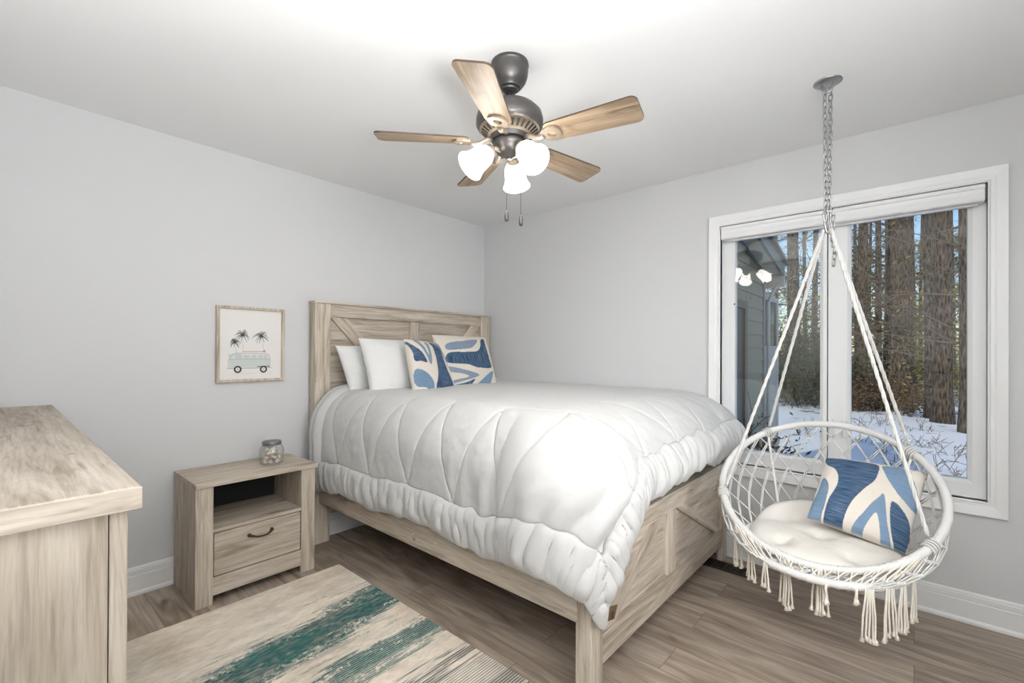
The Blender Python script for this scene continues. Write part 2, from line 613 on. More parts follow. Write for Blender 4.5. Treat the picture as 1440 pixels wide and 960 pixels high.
def sash(name, y0, y1, z0, z1, gy0, gy1, gz0, gz1):
    m = MB()
    # outer frame: box ring from outside rectangle to the glass rectangle with a stepped face
    loops = []
    def loop(a, b, c, d, x):
        loops.append([m.bm.verts.new((x, y, z)) for y, z in ((a, c), (b, c), (b, d), (a, d))])
    loop(y0, y1, z0, z1, FX+.06)
    loop(y0, y1, z0, z1, FX)
    s = .016
    loop(gy0-s, gy1+s, gz0-s, gz1+s, FX)
    loop(gy0-s*.7, gy1+s*.7, gz0-s*.7, gz1+s*.7, FX+.004)
    loop(gy0, gy1, gz0, gz1, GX-.006)
    loop(gy0, gy1, gz0, gz1, FX+.06)
    for i in range(len(loops)):
        A, B = loops[i], loops[(i+1) % len(loops)]
        for k in range(4):
            m.bm.faces.new((A[k], A[(k+1) % 4], B[(k+1) % 4], B[k]))
    return m
M_glass = glass_mat('window_glass', (0.98, 0.99, 0.985), 1.16, 0.0)
M_glass_reflective = glass_mat('reflective_window_glass', (0.95, 0.97, 0.965), 1.45, 0.02)
for (y0, y1, gy0, gy1) in ((0.372, IY1, 0.406, 0.861), (IY0, 0.366, -0.194, 0.264)):
    s = obj('sash', sash('sash', y0, y1, IZ0, IZ1, gy0, gy1, 0.660, 1.99), M_vinyl, win)
    obj('pane', MB().box(GX, GX+.004, gy0-.003, gy1+.003, .657, 1.993), M_glass_reflective if gy0 > .3 else M_glass, s)
for yy in (0.352, 0.291):
    l = obj('lock_lever', MB().box(FX-.012, FX+.002, yy-.011, yy+.011, .80, .90, .004).box(FX-.024, FX-.010, yy-.007, yy+.007, .80, .875, .004), M_vinyl, win)
hw = MB()
for yy, zz in ((0.400, .822), (.270, .812), (.867, 1.58), (.867, .86)):
    hw.box(GX-.012, GX-.002, yy-.006, yy+.006, zz-.004, zz+.004, .001)
obj('hardware', hw, M_dark, win)

# roller blind cassette under the head of the casing
rb = thing('roller_blind', 'white roller blind cassette rolled up at the top of the window', 'blind', (XW, 0.335, 1.985))
by0, by1 = -0.246, 0.921
prof = [(XW+.055, 2.063), (XW-.014, 2.063), (XW-.018, 2.058), (XW-.018, 2.044), (XW-.012, 2.040), (XW-.010, 2.022), (XW-.014, 2.004), (XW-.016, 1.990), (XW-.010, 1.983), (XW+.055, 1.983)]
m = MB().prism([(x, by0, z) for x, z in prof], (0, by1-by0, 0))
obj('cassette', m, M_vinyl, rb)
obj('end_cap', MB().box(XW-.012, XW+.05, by0-.006, by0, 1.988, 2.060, .002), plain('grey_end_cap', (.12, .12, .12), .5), rb)
obj('hem_bar', MB().box(XW+.028, XW+.044, by0+.02, by1-.02, 1.974, 1.984, .003), M_vinyl, rb)

# ------------------------------------------------------------ rug
RX0, RX1, RY0, RY1 = 0.215, 1.372, 0.70, 2.562
gx = np.linspace(RX0, RX1, 300); gy = np.linspace(RY0, RY1, 480)
X, Y = np.meshgrid(gx, gy, indexing='ij')
def band(yc, hw_, X, Y, rag=.10, seed=0):
    jag = fbm(X*5+seed, Y*60+seed, 3)*.5+fbm(X*14+seed*3, Y*150, 2)*.35
    off = fbm(X*3+seed*7, X*0+seed, 2)*.05
    return np.clip(1-np.abs(Y-yc-off)/hw_+jag*rag/hw_*1.0, 0, 1)
cream = np.array([.78, .70, .59]); teal = np.array([.036, .118, .110]); greyd = np.array([.13, .15, .145])
nz1 = fbm(X*7, Y*22, 4); nz2 = fbm(X*40, Y*130, 2)
C = cream*(1+.20*nz1[..., None]+.14*nz2[..., None]+.12*fbm(X*3, Y*3, 2)[..., None])
rowh = ((Y/0.0115) % 1.0)
row = np.where(rowh < .5, 1., 0.)
slant = lambda k: k*(1.37-X)
b1 = band(2.09-slant(.20)*1.0, .17, X, Y, .12, 1.3)
tealmask = sstep(.12, .40, b1*sstep(.30, .60, X+.20*fbm(Y*9, Y*0+3, 2)))
b2 = band(1.69-slant(.10), .12, X, Y, .13, 4.1)
teal2 = sstep(.15, .45, b2*sstep(.62, 1.0, X+.2*fbm(Y*12, Y*0+9, 2)))
d2 = sstep(.05, .3, band(1.72-slant(.20), .16, X, Y, .24, 6.2))*sstep(-.2, .25, fbm(X*3+9, Y*26, 3))*sstep(1.25, .9, X)
g3 = sstep(.05, .35, band(1.24, .20, X, Y, .26, 8.8))
g4 = sstep(.05, .35, band(.85, .15, X, Y, .25, 2.8))
g1 = sstep(.03, .25, band(2.06-slant(.20), .23, X, Y, .22, 5.8))*sstep(-.15, .2, fbm(X*4+3, Y*40, 3))
def mixc(C, c, f):
    return C*(1-f[..., None])+c*f[..., None]
fleck = fbm(X*100, Y*150, 3); mott = fbm(X*6+4, Y*7, 4)
C = C*(1-.13*np.clip(mott*2, 0, 1)[..., None]*np.array([.7, 1, 1.25]))
core = np.maximum(sstep(.35, .8, b1), .8*sstep(.4, .8, b2))
wear = core+(1-core)*sstep(-.50, .0, fleck+.55*fbm(X*9, Y*16, 3))
C = mixc(C, greyd*1.2, np.clip((g1*.75+d2*.8)*wear*(.35+.65*row), 0, 1))
C = mixc(C, greyd*.75, np.clip(g3*(.12+.88*row)*.9, 0, 1))
C = mixc(C, teal*.9, np.clip(g4*(.3+.7*row), 0, 1))
C = mixc(C, teal*(1+.5*np.clip(nz1, -.5, 1)[..., None]), np.clip(tealmask*wear*(.74+.22*row+.4*nz2+.3*nz1), 0, 1))
C = mixc(C, teal*1.15*(1+.5*nz2[..., None]), np.clip(teal2*wear*(.5+.5*row), 0, 1))
Z = .0085+.0016*np.sin(2*PI*Y/.0115)*.6+.0006*nz2
edge = np.minimum.reduce([X-RX0, RX1-X, Y-RY0, RY1-Y])
Z = np.where(edge < .002, .001, Z)
me = grid_mesh('area_rug', np.stack([X, Y, Z], -1), shift=(.8, 1.63, 0), col=np.clip(C, 0, 1), smooth=False)
rug = obj('area_rug', me, tinted('woven_rug_pile', .95, bump=.4, bscale=700), None, (.8, 1.63, 0))
tag(rug, 'cream area rug with ragged teal and grey bands on the plank floor', 'rug')

# ------------------------------------------------------------ dresser (chest at the left edge)
DX0, DX1, DY0, DY1, DZ = -0.215, 0.190, 1.092, 3.015, 1.015
dr = thing('dresser', 'tall bleached oak dresser at the left beside the headboard wall', 'dresser', (-.01, 2.05, 0))
dt = obj('top', MB().box(DX0, DX1, DY0+.0045, DY1, DZ-.042, DZ, .003), M_oaky, dr)
obj('edge_band', MB().box(DX0, DX1, DY0, DY0+.0045, DZ-.042, DZ-.001, .001), M_oakx, dt)
obj('side_panel', MB().box(DX0+.01, DX1-.046, DY0+.022, DY0+.040, 0.0, DZ-.042), M_oakz, dr)
obj('side_panel', MB().box(DX0+.01, DX1-.046, DY1-.040, DY1-.022, 0.0, DZ-.042), M_oakz, dr)
obj('corner_post', MB().box(DX1-.044, DX1-.018, DY0+.020, DY0+.095, 0, DZ-.042, .002), M_oakz, dr)
obj('corner_post', MB().box(DX1-.044, DX1-.018, DY1-.095, DY1-.020, 0, DZ-.042, .002), M_oakz, dr)
obj('carcass', MB().box(DX0+.012, DX1-.05, DY0+.040, DY1-.040, .10, DZ-.043), M_oaky, dr)
obj('plinth', MB().box(DX1-.048, DX1-.024, DY0+.095, DY1-.095, .03, .115, .002), M_oaky, dr)
for i in range(3):
    for j in range(2):
        ya = DY0+.105+j*((DY1-DY0-.21)/2)+.004
        yb = ya+(DY1-DY0-.21)/2-.008
        za = .125+i*.282; zb = za+.274
        d = obj('drawer', MB().box(DX1-.049, DX1-.024, ya, yb, za, zb, .002), M_oaky, dr)
        yc, zc = (ya+yb)/2, (za+zb)/2+.03
        pts = [(DX1-.026, yc-.06, zc), (DX1-.004, yc-.056, zc), (DX1+.002, yc, zc-.004), (DX1-.004, yc+.056, zc), (DX1-.026, yc+.06, zc)]
        obj('handle', MB().tube(pts, .005, 8), M_iron, d)

# ------------------------------------------------------------ nightstand
ns = thing('nightstand', 'small bleached oak nightstand with open shelf and one drawer beside the bed', 'nightstand', (.958, 2.82, 0))
nx0, nx1, nyf, nyb, nz_ = .662, 1.255, 2.632, 3.022, .613
obj('top', MB().box(nx0-.001, nx1+.012, nyf-.012, nyb, nz_-.022, nz_, .002), M_oakx, ns)
obj('side_panel', MB().box(nx0, nx0+.018, nyf+.018, nyb, 0, nz_-.022), M_oakz, ns)
obj('side_panel', MB().box(nx1-.018, nx1, nyf+.018, nyb, 0, nz_-.022), M_oakz, ns)
obj('post', MB().box(nx0, nx0+.077, nyf, nyf+.018, 0, nz_-.023, .0015), M_oakz, ns)
obj('post', MB().box(nx1-.079, nx1, nyf, nyf+.018, 0, nz_-.023, .0015), M_oakz, ns)
obj('shelf', MB().box(nx0+.018, nx1-.018, nyf+.02, nyb-.012, .357, .375).box(nx0+.077, nx1-.079, nyf+.002, nyf+.021, .357, .375, .001), M_oakx, ns)
obj('side_lining', MB().box(nx1-.079, nx1-.0185, nyf+.0185, nyb-.012, .376, nz_-.023), M_oakz, ns)
obj('side_lining', MB().box(nx0+.0185, nx0+.077, nyf+.0185, nyb-.012, .376, nz_-.023), M_oakz, ns)
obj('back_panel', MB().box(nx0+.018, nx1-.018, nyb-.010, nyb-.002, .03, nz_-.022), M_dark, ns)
drw = obj('drawer', MB().box(nx0+.081, nx1-.083, nyf+.003, nyf+.022, .139, .352, .0015), M_oakx, ns)
hp = []
for k in range(13):
    t = k/12
    x = .905+t*.112
    sag = math.sin(PI*t)
    hp.append((x, nyf-.004-.024*min(1, 4*t, 4*(1-t)), .297-.010*sag))
hm = MB().tube(hp, [.0065 if k in (0, 1, 11, 12) else .005 for k in range(13)], 10)
hm.lathe([(.010, -.004), (.010, .003), (.006, .008)], (.905, nyf+.002, .297), (0, -1, 0), 14)
hm.lathe([(.010, -.004), (.010, .003), (.006, .008)], (1.017, nyf+.002, .297), (0, -1, 0), 14)
obj('handle', hm, M_iron, drw)
obj('apron', MB().box(nx0+.077, nx1-.079, nyf+.003, nyf+.02, .043, .133, .001), M_oakx, ns)
obj('drawer_gap', MB().box(nx0+.077, nx1-.079, nyf+.019, nyf+.024, .043, .357), M_dark, ns)
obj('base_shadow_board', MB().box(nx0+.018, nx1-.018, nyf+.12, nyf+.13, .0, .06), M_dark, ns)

# ------------------------------------------------------------ jar of shells on the nightstand
JX, JY, JZ = 1.078, 2.80, nz_+.0005
jar = thing('glass_jar', 'small glass jar of pale seashells with grey metal lid on the nightstand', 'jar', (JX, JY, JZ))
jp = [(.052, .002), (.060, .008), (.064, .020), (.065, .055), (.064, .085), (.058, .102), (.048, .112), (.046, .118)]
obj('jar_glass', MB().lathe([(r, h+JZ) for r, h in jp]+[(r-.003, h+JZ+.002) for r, h in reversed(jp)], (JX, JY, 0), n=40, cap=False).lathe([(.001, JZ), (.052, JZ+.001)], (JX, JY, 0), n=40, cap=False), glass_mat('jar_glass', (.97, .98, .98), 1.4, .02), jar)
obj('lid', MB().lathe([(.046, JZ+.114), (.050, JZ+.114), (.051, JZ+.118), (.051, JZ+.130), (.049, JZ+.134), (.001, JZ+.135)], (JX, JY, 0), n=40), plain('grey_metal_lid', (.22, .22, .23), .4, .6), jar)
M_shell = [plain('ivory_shell', (.72, .66, .55), .5, bump=.4, bscale=220, var=.15), plain('rosy_shell', (.66, .55, .46), .5, var=.2, bscale=120), plain('white_starfish', (.75, .72, .64), .8, bump=.8, bscale=400)]
def shell_mesh(kind):
    m = MB()
    if kind == 0:      # scallop fan with ribs
        n = 15
        c = m.bm.verts.new((0, -.012, .002)); c2 = m.bm.verts.new((0, -.012, -.001))
        topv, botv = [], []
        for k in range(n):
            a = math.radians(-62+124*k/(n-1))
            r = .028+(.0012 if k % 2 else -.0008)
            topv.append(m.bm.verts.new((r*math.sin(a), -.012+r*math.cos(a), .001)))
            botv.append(m.bm.verts.new((r*.55*math.sin(a), -.012+r*.55*math.cos(a), .007+(.001 if k % 2 else -.001))))
        for k in range(n-1):
            m.bm.faces.new((c, botv[k+1], botv[k])); m.bm.faces.new((botv[k], botv[k+1], topv[k+1], topv[k]))
            m.bm.faces.new((c2, topv[k], topv[k+1]))
        m.bm.faces.new((c, botv[0], topv[0], c2)); m.bm.faces.new((c2, topv[-1], botv[-1], c))
    elif kind == 1:    # spiral whelk
        m.lathe([(.001, -.020), (.004, -.017), (.005, -.015), (.008, -.010), (.0065, -.009), (.011, -.002), (.009, -.001), (.013, .006), (.012, .010), (.008, .018), (.003, .024)], n=14)
    else:              # starfish
        pts = []
        for k in range(10):
            a = PI/2+k*PI/5
            r = .022 if k % 2 == 0 else .0075
            pts.append((r*math.cos(a), r*math.sin(a)))
        t = m.bm.verts.new((0, 0, .005)); b = m.bm.verts.new((0, 0, -.003))
        vs = [m.bm.verts.new((x, y, 0)) for x, y in pts]
        for k in range(10):
            m.bm.faces.new((t, vs[k], vs[(k+1) % 10])); m.bm.faces.new((b, vs[(k+1) % 10], vs[k]))
    me = m.mesh('seashell')
    me.materials.append(M_shell[kind])
    return me
kinds = [('scallop_shell', 'pale ribbed scallop shell inside the glass jar on the nightstand', 'shell', 'scallop shells in the jar'),
         ('whelk_shell', 'small pointed spiral shell inside the glass jar on the nightstand', 'shell', 'spiral shells in the jar'),
         ('starfish', 'small white dried starfish inside the glass jar on the nightstand', 'starfish', 'starfish in the jar')]
sm = [shell_mesh(k) for k in range(3)]
cnt = 0
rr = random.Random(3)
for lay in range(4):
    for k in range(8 if lay < 3 else 5):
        kd = (0, 0, 1, 0, 2, 0, 1, 0)[(k+lay*3) % 8]
        o = bpy.data.objects.new(kinds[kd][0], sm[kd])
        COL.objects.link(o)
        if k < 6:
            a = k*PI/3+lay*.5; r = .037
        else:
            a = k*2.2+lay; r = .012
        o.location = (JX+r*math.cos(a), JY+r*math.sin(a), JZ+.021+lay*.023+rr.uniform(-.002, .002))
        # stand on edge facing outward
        o.rotation_euler = (rr.uniform(.6, 1.7), rr.uniform(-.5, .5), a+PI/2+rr.uniform(-.4, .4))
        s = rr.uniform(.72, .95)
        o.scale = (s, s, s)
        tag(o, kinds[kd][1], kinds[kd][2], kinds[kd][3])

# ------------------------------------------------------------ framed picture
pf = thing('framed_picture', 'square oak framed van and palm tree print on the grey wall above the nightstand', 'picture', (1.046, YB, 1.308))
px0, px1, pz0, pz1 = .857, 1.236, 1.083, 1.533
m = MB()
loops = []
for o_, y in ((0, YB-.001), (0, YB-.027), (-.003, YB-.029), (-.014, YB-.029), (-.016, YB-.027), (-.016, YB-.012), (-.022, YB-.012), (-.022, YB-.001)):
    loops.append([m.bm.verts.new((x, y, z)) for x, z in ((px0-o_, pz0-o_), (px1+o_, pz0-o_), (px1+o_, pz1+o_), (px0-o_, pz1+o_))])
for A, B in zip(loops, loops[1:]+loops[:1]):
    for k in range(4):
        m.bm.faces.new((A[k], A[(k+1) % 4], B[(k+1) % 4], B[k]))
obj('frame', m, M_oakz, pf)
# the print: drawn as strokes in a unit square (u right, v down)
AU, AV = 260, 300
u, v = np.meshgrid(np.linspace(0, 1, AU), np.linspace(0, 1, AV), indexing='ij')
art = np.ones((AU, AV, 3))*np.array([.78, .755, .725])
def blend(mask, c, a=1.0):
    global art
    k = (np.clip(mask, 0, 1)*a)[..., None]
    art = art*(1-k)+np.array(c)*k
ASP = (pz1-pz0)/(px1-px0)
def segd(pts, w0, w1=None):
    best = np.zeros_like(u)
    w1 = w0 if w1 is None else w1
    n = len(pts)-1
    for i in range(n):
        ax, ay = pts[i]; bx, by = pts[i+1]
        dx, dy = bx-ax, (by-ay)*ASP
        L2 = dx*dx+dy*dy+1e-9
        t = np.clip(((u-ax)*dx+(v-ay)*ASP*dy)/L2, 0, 1)
        d = np.hypot(u-ax-t*dx, (v-ay)*ASP-t*dy)
        ww = w0+(w1-w0)*((i+t)/n)
        best = np.maximum(best, 1-sstep(ww*.6, ww*1.2+.0015, d))
    return best
def inpoly(P, u, v):
    ins = np.zeros(u.shape, bool)
    n = len(P)
    for i in range(n):
        x1, y1 = P[i]; x2, y2 = P[(i+1) % n]
        if y1 == y2:
            continue
        c = ((y1 > v) != (y2 > v)) & (u < (x2-x1)*(v-y1)/(y2-y1)+x1)
        ins ^= c
    return ins
# van
blend(inpoly([(.14, .64), (.15, .70), (.16, .83), (.80, .83), (.81, .72), (.79, .70)], u, v), (.55, .60, .58), .8)
blend(inpoly([(.15, .71), (.80, .71), (.80, .65), (.77, .63), (.26, .62), (.19, .66)], u, v), (.68, .69, .66), .7)
for (a, b) in ((.25, .35), (.38, .47), (.50, .58), (.61, .69), (.71, .77)):
    blend(inpoly([(a, .655), (b, .655), (b, .70), (a, .70)], u, v), (.50, .52, .51), .55)
for L_ in ([(.15, .715), (.80, .715)], [(.14, .72), (.145, .84), (.80, .84), (.815, .74), (.80, .66), (.77, .635), (.26, .625), (.19, .66), (.15, .715)], [(.12, .845), (.84, .845)]):
    blend(segd(L_, .0028), (.22, .24, .23), .75)
blend(segd([(.36, .605), (.70, .605)], .006), (.45, .33, .18), .9)
blend(segd([(.69, .605), (.72, .585), (.72, .615)], .006), (.10, .11, .10), .9)
blend(segd([(.20, .64), (.33, .645)], .004), (.35, .35, .33), .8)
for cx, cy in ((.285, .86), (.70, .865)):
    d = np.hypot(u-cx, (v-cy)*ASP)
    blend(1-sstep(.058, .064, d), (.05, .05, .05))
    blend(1-sstep(.032, .038, d), (.72, .70, .68))
    blend(1-sstep(.010, .014, d), (.45, .45, .44))
blend(segd([(.60, .825), (.80, .822)], .008), (.06, .07, .06), .85)
blend(segd([(.20, .925), (.55, .92)], .006), (.55, .55, .54), .35)
blend(segd([(.60, .925), (.85, .92)], .005), (.55, .55, .54), .3)
pr = random.Random(11)
for cx, cy, R_, tx, ty in ((.36, .37, .14, .36, .60), (.66, .38, .15, .70, .58), (.235, .475, .10, .26, .62)):
    blend(segd([(cx, cy), ((cx+tx)/2+.006, (cy+ty)/2), (tx, ty)], .0045), (.45, .46, .44), .6)
    for k in range(15):
        a = -2.9+k*5.5/14+pr.uniform(-.12, .12)
        r = R_*pr.uniform(.65, 1.05)
        mid = (cx+.55*r*math.sin(a), cy-.60*r*math.cos(a)/ASP-.012)
        end = (cx+r*math.sin(a), cy-(.72*r*math.cos(a))/ASP+.030)
        blend(segd([(cx, cy), mid, end], .0085, .002), (.05, .07, .06), .85)
PP = np.zeros((AU, AV, 3))
ix0, ix1, iz0, iz1 = px0+.016, px1-.016, pz0+.016, pz1-.016
PP[..., 0] = ix0+(ix1-ix0)*u
PP[..., 1] = YB-.0125
PP[..., 2] = iz1-(iz1-iz0)*v
obj('print', grid_mesh('print', PP, shift=pf.location, col=art, smooth=False), tinted('printed_paper', .9, bump=0), pf)

# ------------------------------------------------------------ bed frame
bed = thing('bed', 'queen bed frame of bleached oak with braced headboard and footboard', 'bed', (2.22, 1.9, 0))
hx0, hx1, hyf, hyb, hz = 1.398, 3.030, 2.943, 3.018, 1.585
hb = obj('headboard', MB().box(hx0+.09, hx1-.09, hyf+.030, hyb-.012, .32, hz-.005), M_oakx, bed)
obj('headboard_post', MB().box(hx0, hx0+.107, hyf, hyb, 0, hz, .002), M_oakz, hb)
obj('headboard_post', MB().box(hx1-.107, hx1, hyf, hyb, 0, hz, .002), M_oakz, hb)
obj('top_cap', MB().box(hx0-.006, hx1+.004, hyf-.008, hyb+.004, hz, hz+.016, .002), M_oakx, hb)
obj('top_rail', MB().box(hx0+.108, hx1-.108, hyf+.003, hyf+.032, hz-.085, hz-.001, .0015), M_oakx, hb)
obj('middle_stile', MB().box(2.158, 2.252, hyf+.006, hyf+.032, .40, hz-.086, .0015), M_oakz, hb)
def brace(xa, za, xb, zb, wd, y0, y1):
    # board from (xa,za) to (xb,zb), ends cut vertical
    dx, dz = xb-xa, zb-za
    h = wd*math.hypot(dx, dz)/abs(dx)/2
    return MB().hexa([(xa, y0, za-h), (xb, y0, zb-h), (xb, y1, zb-h), (xa, y1, za-h), (xa, y0, za+h), (xb, y0, zb+h), (xb, y1, zb+h), (xa, y1, za+h)], .0015)
zt = hz-.086
def tilted(o, dx, dz):
    # turn the part's own frame so that its x axis (the grain) runs along the board
    a = math.atan2(dz, dx)
    R_ = Matrix.Rotation(-a, 4, 'Y')
    o.data.transform(R_.inverted())
    o.rotation_euler = (0, -a, 0)
    return o
def diag(x_top, x_bot, z_top, z_bot, wd, y0, y1):
    # board with level ends
    return MB().hexa([(x_bot-wd/2, y0, z_bot), (x_bot+wd/2, y0, z_bot), (x_bot+wd/2, y1, z_bot), (x_bot-wd/2, y1, z_bot), (x_top-wd/2, y0, z_top), (x_top+wd/2, y0, z_top), (x_top+wd/2, y1, z_top), (x_top-wd/2, y1, z_top)], .0015)
tilted(obj("brace", diag(1.509+.058, 2.10, zt, zt-.56, .116, hyf+.010, hyf+.032), M_oakx, hb), .533, -.56)
tilted(obj("brace", diag(2.922-.058, 2.31, zt, zt-.56, .116, hyf+.010, hyf+.032), M_oakx, hb), .554, .56)
rail = obj('side_rail', MB().box(1.430, 1.452, .935, hyf, .272, .405, .002), M_oaky, bed)
obj('side_rail', MB().box(3.006, 3.028, .935, hyf, .272, .405, .002), M_oaky, bed)
M_cap = plain('pale_screw_cap', (.6, .55, .47), .5)
for yy, zz in ((2.558, .350), (1.924, .339), (1.748, .337), (1.30, .345)):
    obj('screw_cap', MB().lathe([(.006, 0), (.006, .002), (.003, .003)], (1.430, yy, zz), (-1, 0, 0), 12), M_cap, rail)
fyf = .876
fb = obj('footboard', MB().box(1.52, 2.945, .905, .918, .11, .575), M_oakx, bed)
obj('foot_post', MB().box(1.436, 1.521, fyf, .943, 0, .580, .002), M_oakz, fb)
obj('foot_post', MB().box(2.945, 3.026, fyf, .91, 0, .580, .002), M_oakz, fb)
obj('top_cap', MB().box(1.432, 3.030, fyf-.004, .945, .580, .596, .002), M_oakx, fb)
obj('top_rail', MB().box(1.522, 2.944, fyf+.004, .906, .505, .579, .0015), M_oakx, fb)
obj('bottom_rail', MB().box(1.522, 2.944, fyf+.002, .906, .100, .205, .0015), M_oakx, fb)
obj('middle_stile', MB().box(2.135, 2.230, fyf+.004, .906, .206, .504, .0015), M_oakz, fb)
tilted(obj("brace", diag(2.135-.065, 1.58, .504, .206, .10, fyf+.010, .906), M_oakx, fb), .49, .298)
tilted(obj("brace", diag(2.230+.065, 2.88, .504, .206, .10, fyf+.010, .906), M_oakx, fb), .585, -.298)
sl = MB()
for k in range(9):
    y = 1.05+k*.22
    sl.box(1.452, 3.006, y-.04, y+.04, .290, .312)
obj('slat', sl, M_oakx, bed)
mt = obj('mattress', MB().box(1.475, 2.985, .96, 2.925, .315, .945, .06, 4), plain('dark_blue_grey_mattress', (.10, .12, .16), .9))
tag(mt, 'thick mattress on the bed frame, almost hidden under the white comforter', 'mattress')

# ------------------------------------------------------------ comforter
def comforter():
    ZT = .992
    cx0, cx1, cy0, cy1 = 1.72, 2.86, 1.27, 2.90     # inner core
    rc = .12
    La, Lr = .795, .42                              # left and right overhang measured from the core
    nu, nv = 330, 330
    su = np.linspace(0, 1, nu); sv = np.linspace(0, 1, nv)
    U = (cx0-La)+su*(cx1+Lr-(cx0-La))
    V0 = cy1
    uu = np.repeat(U[:, None], nv, 1)
    # foot overhang from the core, longer towards the left corner
    Lf = .622+.035*sstep(2.2, 1.0, U)+.014*vnoise(U*7, U*0+2)+.010*vnoise(U*19, U*0+5)
    vv = V0-sv[None, :]*(V0-(cy0-Lf[:, None]))
    # slightly wavy side hem: shorten or lengthen the overhang along y
    hemw = .014*vnoise(vv*5, vv*0+3)+.010*vnoise(vv*16, vv*0+8)
    stretch = np.clip((cx0-uu)/La, 0, 1)
    ue = uu-hemw*stretch**2
    # head end of the side drape hangs a little lower
    ue = ue-(.035*sstep(2.55, 2.9, vv)+.045*sstep(1.5, 1.0, vv))*stretch**2
    du = np.where(ue < cx0, ue-cx0, np.where(ue > cx1, ue-cx1, 0))
    dv = np.where(vv < cy0, vv-cy0, 0)
    d = np.hypot(du, dv)
    kx = np.where(du < 0, .28/La, .30/Lr); ky = .44/.622
    ex, ey = du*kx, dv*ky
    el = np.hypot(ex, ey)+1e-9
    nx, ny = ex/el, ey/el
    s2 = np.abs(2*nx*ny)
    d = d*(1+.0*s2)
    dd = np.clip(d-rc, 0, None)
    flat = np.minimum(d, rc)
    a = np.where(du < 0, .205, .17)*nx**2+.325*ny**2+s2*.115
    b = .25*nx**2+.285*ny**2
    arc = PI/2*np.sqrt((a*a+b*b)/2)+1e-6
    th = np.clip(dd/arc, 0, 1)*PI/2
    out = flat+a*np.sin(th)
    drop = b*(1-np.cos(th))+np.clip(dd-arc, 0, None)
    hang = np.clip(dd-arc, 0, None)
    out = out+hang*(-.03+.02*s2)
    bx = np.clip(ue, cx0, cx1); bydy = np.clip(vv, cy0, None)
    X = bx+nx*out; Y = bydy+ny*out; Z = ZT-drop
    crown = .014*np.exp(-((bx-2.25)/.55)**2-((bydy-1.9)/.8)**2)
    Z = Z+crown*(1-np.clip(drop/.2, 0, 1))
    P = np.stack([X, Y, Z], -1)
    gu = np.gradient(P, axis=0); gv = np.gradient(P, axis=1)
    nrm = np.cross(gv, gu)
    nrm /= np.linalg.norm(nrm, axis=-1, keepdims=True)+1e-12
    nrm = np.where((nrm[..., 2:3] < -.3), -nrm, nrm)
    # distances to the hems in cloth metres
    hl = uu-U[0]; hr = U[-1]-uu; hf = vv-(cy0-Lf[:, None]); hh = V0-vv
    BW = .158
    il, ir, iff, ih = hl-BW, hr-BW, hf-BW, hh-.10
    inner = np.minimum.reduce([il, ir, iff, ih])
    disp = np.zeros_like(X)
    puff = lambda q, g, wdt: g*(1-np.exp(-np.abs(q)/wdt))
    # quilting seams: zigzags inside the border along the side and the foot, in cloth coordinates
    us, vf = U[0]+BW, cy0-.622+BW
    segs = []
    Hrow = .46
    bs_ = [2.93, 2.59, 2.25, 1.91, 1.57, 1.23]
    ap = [2.76, 2.42, 2.08, 1.74, 1.40]
    for i, a_ in enumerate(ap):
        segs += [((us, bs_[i]), (us+Hrow, a_)), ((us, bs_[i+1]), (us+Hrow, a_))]
    A_ = (us+.50, vf+.34)
    def curve(*pp):
        pp = [np.array(q_, float) for q_ in pp]
        n_ = len(pp)
        ts = np.linspace(0, 1, 15)
        c_ = [(1-t)**2*pp[0]+2*t*(1-t)*pp[1]+t*t*pp[2] for t in ts]
        return [(tuple(c_[i]), tuple(c_[i+1])) for i in range(14)]
    segs += curve((us, 1.23), (us+.30, 1.17), A_)+curve(A_, (us+.50, vf+.62), (us+Hrow, 1.40))+curve(A_, (us+.44, vf+.10), (us+.30, vf))
    fbt = [1.79, 2.15, 2.51, 2.87]
    fap = [1.97, 2.33, 2.69]
    segs += [(A_, (1.79, vf))]
    for i, a_ in enumerate(fap):
        segs += [((fbt[i], vf), (a_, vf+.40)), ((fbt[i+1], vf), (a_, vf+.40))]
    q = np.full(uu.shape, 1.0)
    for (ax, ay), (bx_, by_) in segs:
        dx, dy = bx_-ax, by_-ay
        t = np.clip(((uu-ax)*dx+(vv-ay)*dy)/(dx*dx+dy*dy), 0, 1)
        q = np.minimum(q, np.hypot(uu-ax-t*dx, vv-ay-t*dy))
    seamd = np.minimum(q, np.abs(inner))
    inside = inner > 0
    disp += np.where(inside, puff(seamd, .008, .045), 0)
    disp -= np.where(inside, .0055*np.exp(-(q/.006)**2), 0)
    # soft drag lines between the seams
    disp += np.where(inside, .004*vnoise(vv*26+uu*4, uu*3)*np.exp(-((inner-.12)/.14)**2), 0)
    # border band: gathers that fade towards the middle of the band
    t = np.clip(-inner/BW, 0, 1)
    along = np.where(np.minimum(il, ir) < iff, vv, uu)
    bandn = .55*vnoise(along*26+3, t*1.0)+.60*vnoise(along*55, t*1.6+4)+.5*vnoise(along*11, t+9)
    bandp = .024*np.sqrt(np.clip(np.sin(PI*np.clip(t*.93+.05, 0, 1)), 0, 1))
    bandd = bandp+.0175*bandn*np.clip(np.sin(PI*np.clip(t, 0, 1))*1.4, 0, 1)
    disp += np.where(inside, 0, bandd)
    disp -= .006*np.exp(-(inner/.006)**2)
    # puckers around the corner and along the lower part of the side near the foot
    low = sstep(.05, .45, drop)
    foldw = sstep(1.75, 1.15, vv)*low*np.where(du < 0, 1, .4)
    disp += .017*np.sin(2*PI*(vv+.15*uu)/.125+1.5*vnoise(vv*6, uu*3))*foldw*np.clip(np.exp(-((inner-.10)/.13)**2), 0, 1)
    disp += .004*fbm(uu*7, vv*7, 3)+.0025*fbm(uu*30, vv*30, 2)*np.where(inside, 1, .6)
